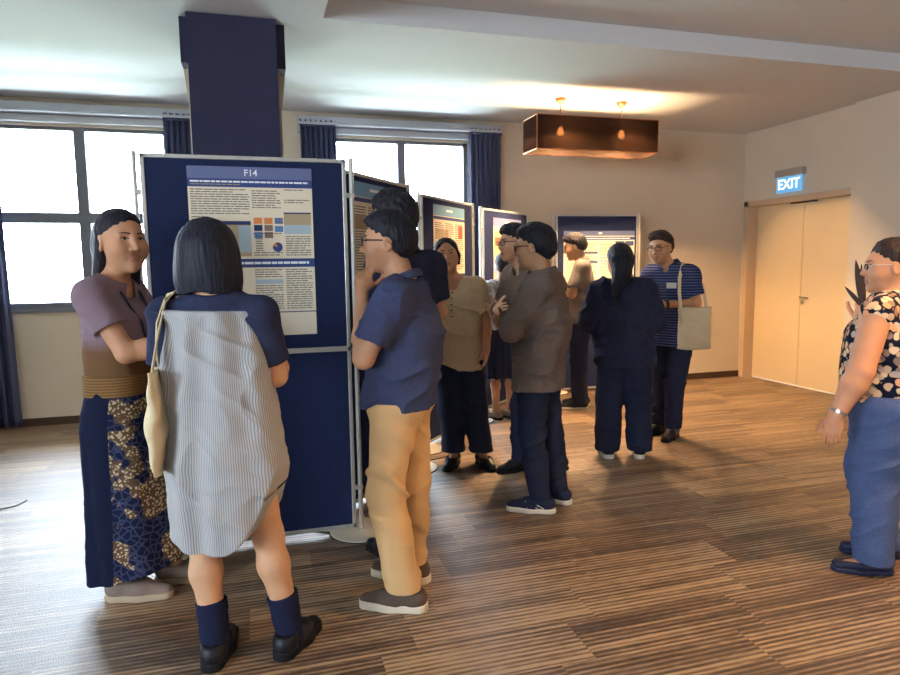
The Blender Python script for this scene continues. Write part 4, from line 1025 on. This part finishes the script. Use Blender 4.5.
# 5 woman in beige blouse
w5, J5, h5, G5 = person('person', (1.373, 4.366), 159.3, 'woman in beige short sleeved blouse and navy trousers facing the viewer', dict(
 vox=VOX['mid'], bvox=.0058, fem=1, full=1., hs=1.03, head=(.118, .02, 1.497), neck=(.080, -.01, 1.335), pelv=(.045, 0, .82), hrot=(6, 8, 5), sw=.165,
 elL=(-.142, -.03, 1.03), wrL=(-.152, .045, .845), elR=(.285, -.02, 1.03), wrR=(.285, .07, .83), knL=(-.065, .01, .43), knR=(.095, .01, .43), anL=(-.125, 0, .085), anR=(.090, .0, .085), toeL=28, toeR=-12, arm=1.15, skin='c78f6d', bw=1.05,
 handL=dict(d=(.06, .12, -1), t=(.2, 1, .1), curl=.4), hair=dict(kind='tied', mat=BLK, th=.013, line=-.002, part=0., pa=.020, amp=.0015, locks=[((.048, .052, .072), (.076, .012, .0), .014, .013, .03), ((-.048, .052, .072), (-.076, .012, .0), .014, .013, .03), ((.076, .012, .0), (.078, -.012, -.05), .013, .010, .03), ((-.076, .012, .0), (-.078, -.012, -.05), .013, .010, .03)], blobs=[((0, -.11, -.03), (.035, .03, .04), .02)]),
 tops=[dict(mat=F['beige'], rows=[(-.22, .176, .142), (.1, .174, .142), (.4, .172, .140, .01), (.68, .174, .136, .012), (.87, .135, .09), (1.0, .08, .072)], len=.66, sr=(.074, .080), hem=lambda P: .715+.05*np.sin((P[:, 0]-.05)*9), nh=.068, nhd=.02, wa=.009)],
 trousers=dict(mat=F['trous'], r=(.105, .092, .082), hem=.11, wa=.006), shoes=dict(mat=F['shoeb'], smat=F['soleb'], L=.25, low=1, top=.075)))
for k in range(5):
    zb = 1.25-k*.04; MB().lathe([(0, -.004), (.008, -.003), (.008, .003), (0, .004)], 10, (.078, front_y(G5['shirt'], .078, zb)+.002, zb)).build('button', F['shoebr'], w5)

# 6 woman with ponytail by the orange poster
w6, J6, h6, G6 = person('person', (2.120, 5.655), 1.4, 'woman with ponytail in pale patterned blouse and dark skirt before the orange poster', dict(
 vox=VOX['far'], fem=1, hs=.97, head=(.034, -.01, 1.425), neck=(.026, -.01, 1.28), pelv=(.023, 0, .82), face=0, sw=.150,
 elL=(-.19, .02, 1.0), wrL=(-.12, .2, 1.0), elR=(.235, .02, 1.0), wrR=(.15, .2, 1.0), knL=(-.05, 0, .42), knR=(.095, 0, .42), anL=(-.05, -.02, .085), anR=(.095, -.02, .085), toeL=25, toeR=10, skin='c9997a',
 hair=dict(kind='tied', mat=BLK, th=.010, line=.008, locks=[((0, -.10, .01), (0, -.135, -.06), .035, .032, .03), ((0, -.135, -.06), (0, -.125, -.24), .034, .016, .03)]),
 tops=[dict(name='blouse', mat=F['white'], rows=[(.0, .145, .11), (.3, .145, .11), (.65, .155, .112), (.87, .12, .085), (1.0, .075, .07)], len=.8, sr=(.060, .066), hem=.84, nh=.06)],
 skirt=dict(mat=F['skirt'], lv=[(.88, .140, .108, .023, 0), (.74, .168, .128, .023, 0), (.40, .185, .150, .023, 0)], n=14, am=.008), shoes=dict(mat=F['shoetp'], smat=F['soleb'], L=.235, low=1, top=.07)))

# 7 man with glasses in brown jacket
w7, J7, h7, G7 = person('person', (1.817, 4.093), 101.7, 'man with glasses in brown jacket, mostly hidden behind the grey shirted man', dict(
 vox=VOX['mid'], hs=1.0, head=(.075, .150, 1.582), neck=(.048, .075, 1.415), pelv=(.0, 0, .88), hrot=(-6, -4, 0), glasses=1, rimr=.0024, sw=.165,
 elL=(-.16, .12, 1.13), wrL=(.06, .27, 1.12), elR=(.25, .15, 1.12), wrR=(.05, .30, 1.14), knL=(-.06, -.03, .47), knR=(.06, .09, .47), anL=(-.075, -.115, .085), anR=(.065, .10, .085), skin='c99a78',
 handL=dict(d=(.9, .3, .1), t=(0, .2, 1)), handR=dict(d=(-.9, .3, .1), t=(0, .2, 1)),
 hair=dict(kind='short', mat=BLK, th=.014, line=.006, top=.015, amp=.004),
 tops=[dict(name='jacket', mat=F['brownj'], rows=[(-.12, .170, .128), (.3, .166, .126), (.65, .172, .126), (.86, .135, .09), (1.0, .085, .075)], len=1.9, sr=(.068, .056, .044), hem=.78, nh=.064, collar=.078)],
 trousers=dict(mat=F['trous'], r=(.095, .080, .068), hem=.075), shoes=dict(mat=F['shoeb'], smat=F['soleb'], L=.27)))

# 8 man in grey brown shirt, arms crossed
w8, J8, h8, G8 = person('person', (1.536, 3.459), 45.7, 'man with arms crossed in long sleeved grey brown shirt and navy running shoes', dict(
 vox=VOX['mid'], bvox=.0055, hs=1.05, head=(-.008, .022, 1.530), neck=(.004, -.028, 1.372), pelv=(-.008, -.005, .86), hrot=(4, -4, 0), sw=.170, glasses=1, rimr=.0024, bow=-.02,
 shL=(-.168, -.062, 1.310), shR=(.168, -.03, 1.31), elL=(-.222, .075, 1.075), wrL=(.02, .190, 1.125), elR=(.215, .075, 1.075), wrR=(-.04, .205, 1.10),
 handL=dict(d=(.95, .1, .1), t=(0, .25, 1)), handR=dict(d=(-.95, .1, .1), t=(0, .25, 1)), knL=(-.075, .01, .46), knR=(.095, -.035, .46), anL=(-.080, -.045, .09), anR=(.115, -.085, .09), toeL=18, toeR=-5, skin='b98e6d', arm=1.05,
 hair=dict(kind='short', mat=BLK, th=.016, line=-.001, top=.015, amp=.004, freq=(100, 100, 30), nape=.074),
 tops=[dict(mat=F['greyj'], rows=[(-.30, .180, .142), (.0, .176, .138), (.35, .176, .138), (.65, .182, .132), (.86, .14, .095), (1.0, .088, .078)], len=1.93, sr=(.076, .066, .050), tr=.062, hem=.722, nh=.066, collar=.080, wa=.015)],
 trousers=dict(mat=F['trous'], r=(.092, .074, .062), hem=.085, wa=.009), shoes=dict(mat=F['shoen'], smat=F['white_s'], sole_t=.030, L=.28, lace=F['white_s'], marks=1)))

# 9 man reading the far poster
w9, J9, h9, G9 = person('person', (3.03, 5.84), 59.4, 'man in grey polo with arms crossed, looking down before the landscape poster', dict(
 vox=VOX['far'], hs=1.02, head=(-.002, .045, 1.605), neck=(.0, -.03, 1.455), pelv=(.004, -.02, .90), hrot=(0, -16, 0), sw=.165,
 elL=(-.205, .055, 1.145), wrL=(.03, .185, 1.20), elR=(.205, .055, 1.145), wrR=(-.06, .205, 1.19), handL=dict(d=(.9, .2, .3), t=(0, .25, 1)), handR=dict(d=(-.95, .1, .1), t=(0, .25, 1)),
 knL=(-.08, .0, .48), knR=(.085, .0, .48), anL=(-.085, -.02, .09), anR=(.09, -.03, .09), toeL=10, skin='b98c66',
 hair=dict(kind='short', mat=BLK2, th=.016, line=.0, top=.018, amp=.005, freq=(100, 100, 40), blobs=[((.0, .052, .098), (.050, .034, .024), .03)]),
 tops=[dict(mat=F['greyp'], rows=[(-.08, .165, .128), (.3, .165, .128), (.65, .172, .122), (.86, .135, .09), (1.0, .08, .072)], len=.75, sr=(.070, .072), hem=.82, nh=.062, collar=.075)],
 trousers=dict(mat=F['dark'], r=(.096, .08, .066)), shoes=dict(mat=F['shoeb'], smat=F['solew'], L=.28)))

# 10 woman in black jacket from behind
w10, J10, h10, G10 = person('person', (2.547, 4.201), -21.9, 'woman with ponytail in loose black jacket and trousers, seen from behind', dict(
 vox=VOX['mid'], fem=1, hs=1.0, head=(-.040, .0, 1.445), neck=(-.020, -.01, 1.290), pelv=(.006, 0, .80), face=0, sw=.168, hrot=(6, -4, 0),
 elL=(-.250, -.01, 1.01), wrL=(-.17, .20, .97), elR=(.225, -.01, 1.01), wrR=(.13, .2, 1.0), handL=dict(d=(.6, .8, .1), t=(0, .2, 1)), handR=dict(d=(-.6, .8, .1), t=(0, .2, 1)),
 knL=(-.10, .01, .43), knR=(.115, .01, .43), anL=(-.112, -.01, .085), anR=(.126, .0, .085), toeL=8, toeR=-8, skin='bd8c6b', bw=1.1,
 hair=dict(kind='tied', mat=hairmat('15161f', '242631'), th=.018, amp=.003, line=.008, locks=[((0, -.09, .0), (-.01, -.105, -.09), .066, .060, .05), ((-.01, -.11, -.08), (-.045, -.125, -.17), .056, .040, .04), ((-.045, -.125, -.17), (-.075, -.125, -.29), .040, .012, .02)]),
 tops=[dict(name='jacket', mat=F['black'], rows=[(-.25, .205, .160), (.1, .205, .158), (.45, .200, .150), (.7, .192, .138), (.87, .140, .095), (1.0, .088, .078)], len=1.85, sr=(.078, .074, .056), tr=.062, hem=.69, nh=.066, collar=.082, wa=.017)],
 trousers=dict(mat=F['dark'], r=(.108, .098, .090), hem=.055, wa=.007), shoes=dict(mat=F['shoeb'], smat=F['white_s'], sole_t=.034, L=.25)))

# 11 man in striped polo
w11, J11, h11, G11 = person('person', (3.200, 4.591), 115.2, 'man in navy striped polo with glasses, cream tote on his shoulder', dict(
 vox=VOX['mid'], bvox=.0055, hs=1.04, head=(.050, .070, 1.555), neck=(.002, .0, 1.400), pelv=(-.022, -.02, .87), hrot=(4, -8, 4), glasses=1, rimr=.002, sw=.168,
 elL=(-.205, -.045, 1.115), wrL=(-.045, .165, 1.105), elR=(.235, .06, 1.16), wrR=(.27, .17, 1.33), handL=dict(d=(.7, .7, .02), t=(0, .2, 1), curl=.5), handR=dict(d=(.15, .35, .9), t=(-.8, .2, .1), curl=.35),
 knL=(-.07, .01, .46), knR=(.07, -.02, .46), anL=(-.060, .01, .09), anR=(.095, -.05, .09), toeL=12, toeR=-5, skin='c5916d', arm=1.05,
 hair=dict(kind='short', mat=BRN, th=.015, line=-.008, top=.018, amp=.005, freq=(90, 90, 40), blobs=[((.012, .050, .098), (.052, .034, .026), .03)]),
 tops=[dict(mat=F['stripp'], rows=[(-.22, .166, .132), (.1, .164, .134), (.4, .162, .134), (.65, .168, .128), (.86, .138, .092), (1.0, .085, .075)], len=.74, sr=(.074, .078), tr=.058, hem=.765, nh=.064, collar=.078, cmat=F['yoke'])],
 trousers=dict(mat=F['dark'], r=(.096, .078, .066), hem=.085), shoes=dict(mat=F['shoeb'], smat=F['soleb'], L=.285, lace=F['white_s'])))
yb = front_y(G11['shirt'], -.075, 1.255)
MB().box((-.038, -.006, -.022), (.038, .004, .022), Matrix.Rotation(R_(14), 3, 'Z'), (-.075, yb+.004, 1.255)).build('name_badge', F['badge'], w11)
wt = MB(); a_, b__ = Vector(J11['wrL']), Vector(J11['elL']); ax = (b__-a_).normalized()
wt.tube([a_+ax*.012, a_+ax*.034], .034, 16); wt.build('wristwatch', F['shoeb'], w11)

# 12 woman in floral top at the picture edge
w12, J12, h12, G12 = person('person', (2.737, 2.287), 45.7, 'woman in sleeveless floral top and blue jeans at the right picture edge', dict(
 vox=VOX['near'], bvox=.005, fem=1, full=1., hs=.98, head=(-.024, .000, 1.402), neck=(-.004, -.035, 1.265), pelv=(.0, -.01, .79), hrot=(8, -2, 0), sw=.175, bw=1.2, bd=1.35, glasses=1,
 shL=(-.178, .050, 1.205), shR=(.178, .0, 1.205), elL=(-.265, .105, .955), wrL=(-.302, .190, .760), elR=(.255, .03, .965), wrR=(.242, .078, 1.12), handL=dict(d=(-.08, .15, -1), t=(.25, 1, .1), curl=.35), handR=dict(d=(0, -.1, 1), t=(0, 1, .1), curl=.85),
 knL=(-.090, .02, .42), knR=(.10, .02, .42), anL=(-.105, .0, .085), anR=(.115, -.05, .085), toeL=20, toeR=12, arm=1.32, skin='c78c68', nr=1.05, rimr=.0011, gmat=M['alu'], hw=.10,
 hair=dict(kind='tied', mat=BRN, th=.014, line=.006, amp=.0025, blobs=[((0, -.115, -.02), (.05, .04, .055), .03)]),
 tops=[dict(name='blouse', mat=F['floral'], rows=[(-.05, .195, .178), (.2, .200, .176, .01), (.5, .205, .172, .012), (.75, .190, .150, .01), (.89, .14, .10), (1.0, .085, .078)], len=0, tr=.060, sr=(.070,), hem=.80, nh=.070, wa=.008)],
 trousers=dict(mat=F['denim'], r=(.125, .096, .084), hem=.055, wa=.010), shoes=dict(name='sandal', mat=F['sandal'], smat=F['sandal'], sole_t=.022, L=.25, low=1, top=.050)))
wt = MB(); a_, b__ = Vector(J12['wrL']), Vector(J12['elL']); ax = (b__-a_).normalized()
wt.tube([a_+ax*.012, a_+ax*.026], .036, 16); wt.build('wristwatch', M['steel'], w12)
er = MB(); er.lathe([(0, -.005), (.005, 0), (0, .005)], 10, tuple(h12((-.078, -.008, -.040)))); er.build('earring', M['chrome'], w12)
# ------------------------------------------------------------------ bags and small things
def sheet_bag(name, pos, rz, w, h, t, m, label, cat, straps, seed=1, sag=.02, smooth=True):
    o = empty(name, pos, rz); rg = np.random.RandomState(seed)
    me = bpy.data.meshes.new('bag_body'); bm = bmesh.new(); n, k = 18, 22
    ring = []
    for j in range(k+1):
        z = -h*j/k; f = j/k; tt = t*(.25+1.3*math.sin(math.pi*min(f*1.05, 1))**.7*(.6+.4*f)) if j < k else t*.35
        ww = w*(1-.06*math.sin(math.pi*f))
        row_ = []
        for i in range(2*n):
            a = 2*math.pi*i/(2*n); ca, sa = math.cos(a), math.sin(a)
            x = ww/2*np.sign(ca)*abs(ca)**.45; y = tt/2*np.sign(sa)*abs(sa)**.8
            y += .006*math.sin(x*40+f*7+seed)*math.sin(f*3.1)+.004*math.sin(f*19+x*25)
            row_.append(bm.verts.new((x, y, z+(-.012*math.cos(x/w*math.pi) if j == k else 0)-sag*.5*math.cos(x/w*math.pi)*(j == 0))))
        ring.append(row_)
    for j in range(k):
        for i in range(2*n): bm.faces.new((ring[j][i], ring[j+1][i], ring[j+1][(i+1) % (2*n)], ring[j][(i+1) % (2*n)]))
    bm.faces.new(ring[k][::-1]); bm.faces.new(ring[0]); bmesh.ops.recalc_face_normals(bm, faces=bm.faces); bm.to_mesh(me); bm.free()
    link('bag_body', me, m, o, smooth=True)
    for st in straps:
        b = MB(); pts = [Vector(p) for p in st]
        for i, p in enumerate(pts):
            a = pts[max(i-1, 0)]; c = pts[min(i+1, len(pts)-1)]; tg = (c-a).normalized()
            wd = Vector((1, 0, 0)); wd = (wd-tg*wd.dot(tg)); wd = wd.normalized() if wd.length > .1 else Vector((0, 1, 0)); nn = tg.cross(wd)
            for u, v in ((-1, -1), (1, -1), (1, 1), (-1, 1)): b.v.append(tuple(p+wd*.013*u+nn*.002*v))
        for i in range(len(pts)-1):
            for q in range(4): b.f.append((i*4+q, i*4+(q+1) % 4, i*4+4+(q+1) % 4, i*4+4+q))
        b.f += [(3, 2, 1, 0), tuple(len(b.v)-4+q for q in range(4))]; b.build('strap', m, o)
    return tag(o, label, cat)
def w_of(base, yaw, p): return Matrix.Translation((base[0], base[1], 0)) @ Matrix.Rotation(R_(yaw), 4, 'Z') @ Vector(p)
def bag_for(base, yaw, c, rz, w, h, t, label, seed, path1, path2):
    pos = w_of(base, yaw, c); inv = (Matrix.Translation(pos) @ Matrix.Rotation(R_(yaw+rz), 4, 'Z')).inverted()
    return sheet_bag('tote_bag', pos, R_(yaw+rz), w, h, t, F['canvas'], label, 'tote bag', [[inv @ w_of(base, yaw, p) for p in pth] for pth in (path1, path2)], seed)
bag_for((-.089, 2.401), -21.9, (-.243, -.105, 1.10), 108, .25, .35, .040, 'cream canvas tote hanging from the pinstripe dress girl\'s shoulder', 1,
        [(-.225, -.165, 1.09), (-.222, -.125, 1.20), (-.215, -.075, 1.315), (-.205, -.03, 1.355), (-.205, .03, 1.345), (-.21, .07, 1.28)],
        [(-.252, -.07, 1.09), (-.245, -.095, 1.16), (-.238, -.092, 1.25), (-.225, -.06, 1.325), (-.225, -.02, 1.350), (-.222, .04, 1.335), (-.225, .07, 1.28)])
tb = bag_for((3.200, 4.591), 115.2, (-.245, .045, 1.09), 50, .27, .33, .07, 'cream canvas tote with a printed strip, carried by the striped polo man', 2,
        [(-.170, .125, 1.08), (-.150, .118, 1.20), (-.138, .098, 1.32), (-.125, .03, 1.425), (-.125, -.03, 1.42)], [(-.30, -.03, 1.08), (-.27, -.06, 1.15), (-.24, -.08, 1.25), (-.16, -.07, 1.38)])
b = MB()
for k in range(9): b.box((-.095, -.0455-.001*(k % 3), -.06-k*.026), (-.082+.004*(k % 2), -.040, -.045-k*.026))
b.build('printed_strip', M['navyh'], tb)
# dark blades held by the woman at the picture edge
o = empty('hand_fan', w_of((2.737, 2.287), 45.7, (.240, .070, 1.20)), R_(45.7))
for (tx, ty, tz), w_, ln in (((-.02, .045, .235), .016, 1), ((-.01, .02, .215), .013, 1), ((.0, .085, .105), .010, 0)):
    b = MB(); n = 10
    for i in range(n+1):
        f = i/n; wd = w_*math.sin(math.pi*min(.12+f*.88, 1))**.8+.001
        p = V3(tx*f, ty*f, tz*f); s_ = nrm(np.cross(V3(tx, ty, tz), V3(1, 0, 0)))
        for u, v in ((-1, 0), (0, -.35), (1, 0), (0, .35)): b.v.append(tuple(p+s_*wd*u+V3(1, 0, 0)*wd*v))
    for i in range(n):
        for q in range(4): b.f.append((i*4+q, i*4+(q+1) % 4, i*4+4+(q+1) % 4, i*4+4+q))
    b.f += [(3, 2, 1, 0), tuple(n*4+q for q in range(4))]; b.build('blade', F['fan'], o)
b = MB(); b.tube([(0, .0, .02), (0, -.005, -.06)], .010, 10); b.build('grip', F['fan'], o)
tag(o, 'dark brown pointed blades held up beside the floral top', 'fan')
def cord(pts, label):
    pts = [Vector((*p, .0045)) for p in pts]; out = []
    for i in range(len(pts)-1):
        p0, p1, p2, p3 = pts[max(i-1, 0)], pts[i], pts[i+1], pts[min(i+2, len(pts)-1)]
        for k in range(8):
            t = k/8; out.append(.5*((2*p1)+(p2-p0)*t+(2*p0-5*p1+4*p2-p3)*t*t+(3*p1-p0-3*p2+p3)*t**3))
    out.append(pts[-1]); tag(MB().tube(out, .0035, 8).build('cord', M['black'], None, smooth=True), label, 'cord')
cord([(-1.9, 4.25), (-1.72, 4.33), (-1.573, 4.418), (-1.50, 4.46), (-1.468, 4.55)], 'thin black cord lying on the carpet at the left picture edge')
cord([(1.00, 4.50), (1.15, 4.55), (1.32, 4.62), (1.45, 4.78), (1.52, 4.92)], 'thin black cord on the carpet by the foot of the beige blouse woman\'s board')


# ------------------------------------------------------------------ outside
b = MB(); b.box((-60, 20, -12.2), (60, 90, -12)); o = b.build('ground', mat('far_ground', '9aa28c', 1.)); o['kind'] = 'structure'; o['label'] = 'pale ground far below the windows'
# ------------------------------------------------------------------ camera, world, lights
cam = bpy.data.cameras.new('camera'); co = bpy.data.objects.new('camera', cam); COL.objects.link(co)
cam.sensor_fit = 'HORIZONTAL'; cam.sensor_width = 36.; cam.lens = 650./900*36; cam.clip_start = .05
Rm = Matrix(((0.9599569182321724, 0.04336098068438157, -0.2767716396097672), (-0.27981971478172457, 0.10061758772991147, -0.9547654310137584), (-0.01355147068271563, 0.9939798420458548, 0.10872180668492058)))
co.matrix_world = Matrix.Translation((0, 0, 1.43)) @ Rm.to_4x4()
sc.camera = co
w = bpy.data.worlds.new('world'); sc.world = w; w.use_nodes = True
bg = w.node_tree.nodes['Background']; bg.inputs[0].default_value = (.72, .86, 1., 1); bg.inputs[1].default_value = 27.
def portal(loc, rot, sx, sy):
    l = bpy.data.lights.new('window_portal', 'AREA'); l.shape = 'RECTANGLE'; l.size = sx; l.size_y = sy; l.energy = 1.; l.cycles.is_portal = True
    o = bpy.data.objects.new('window_portal', l); COL.objects.link(o); o.location = loc; o.rotation_euler = rot
for a, c in list(W)+[(-5.3, -3.8)]: portal(((a+c)/2, Y1+.17, (ZS+ZT)/2), (R_(-90), 0, 0), c-a, ZT-ZS)
for a, c in lw: portal((X0-.17, (a+c)/2, (ZS+ZT)/2), (R_(90), 0, R_(-90)), c-a, ZT-ZS)
sc.view_settings.view_transform = 'Standard'; sc.view_settings.look = 'None'; sc.view_settings.gamma = 1.; sc.view_settings.exposure = .82
sc.view_settings.use_curve_mapping = False
sc.cycles.use_denoising = True
sc.cycles.max_bounces = 8; sc.cycles.diffuse_bounces = 5; sc.cycles.transparent_max_bounces = 12
sc.cycles.sample_clamp_indirect = 6.
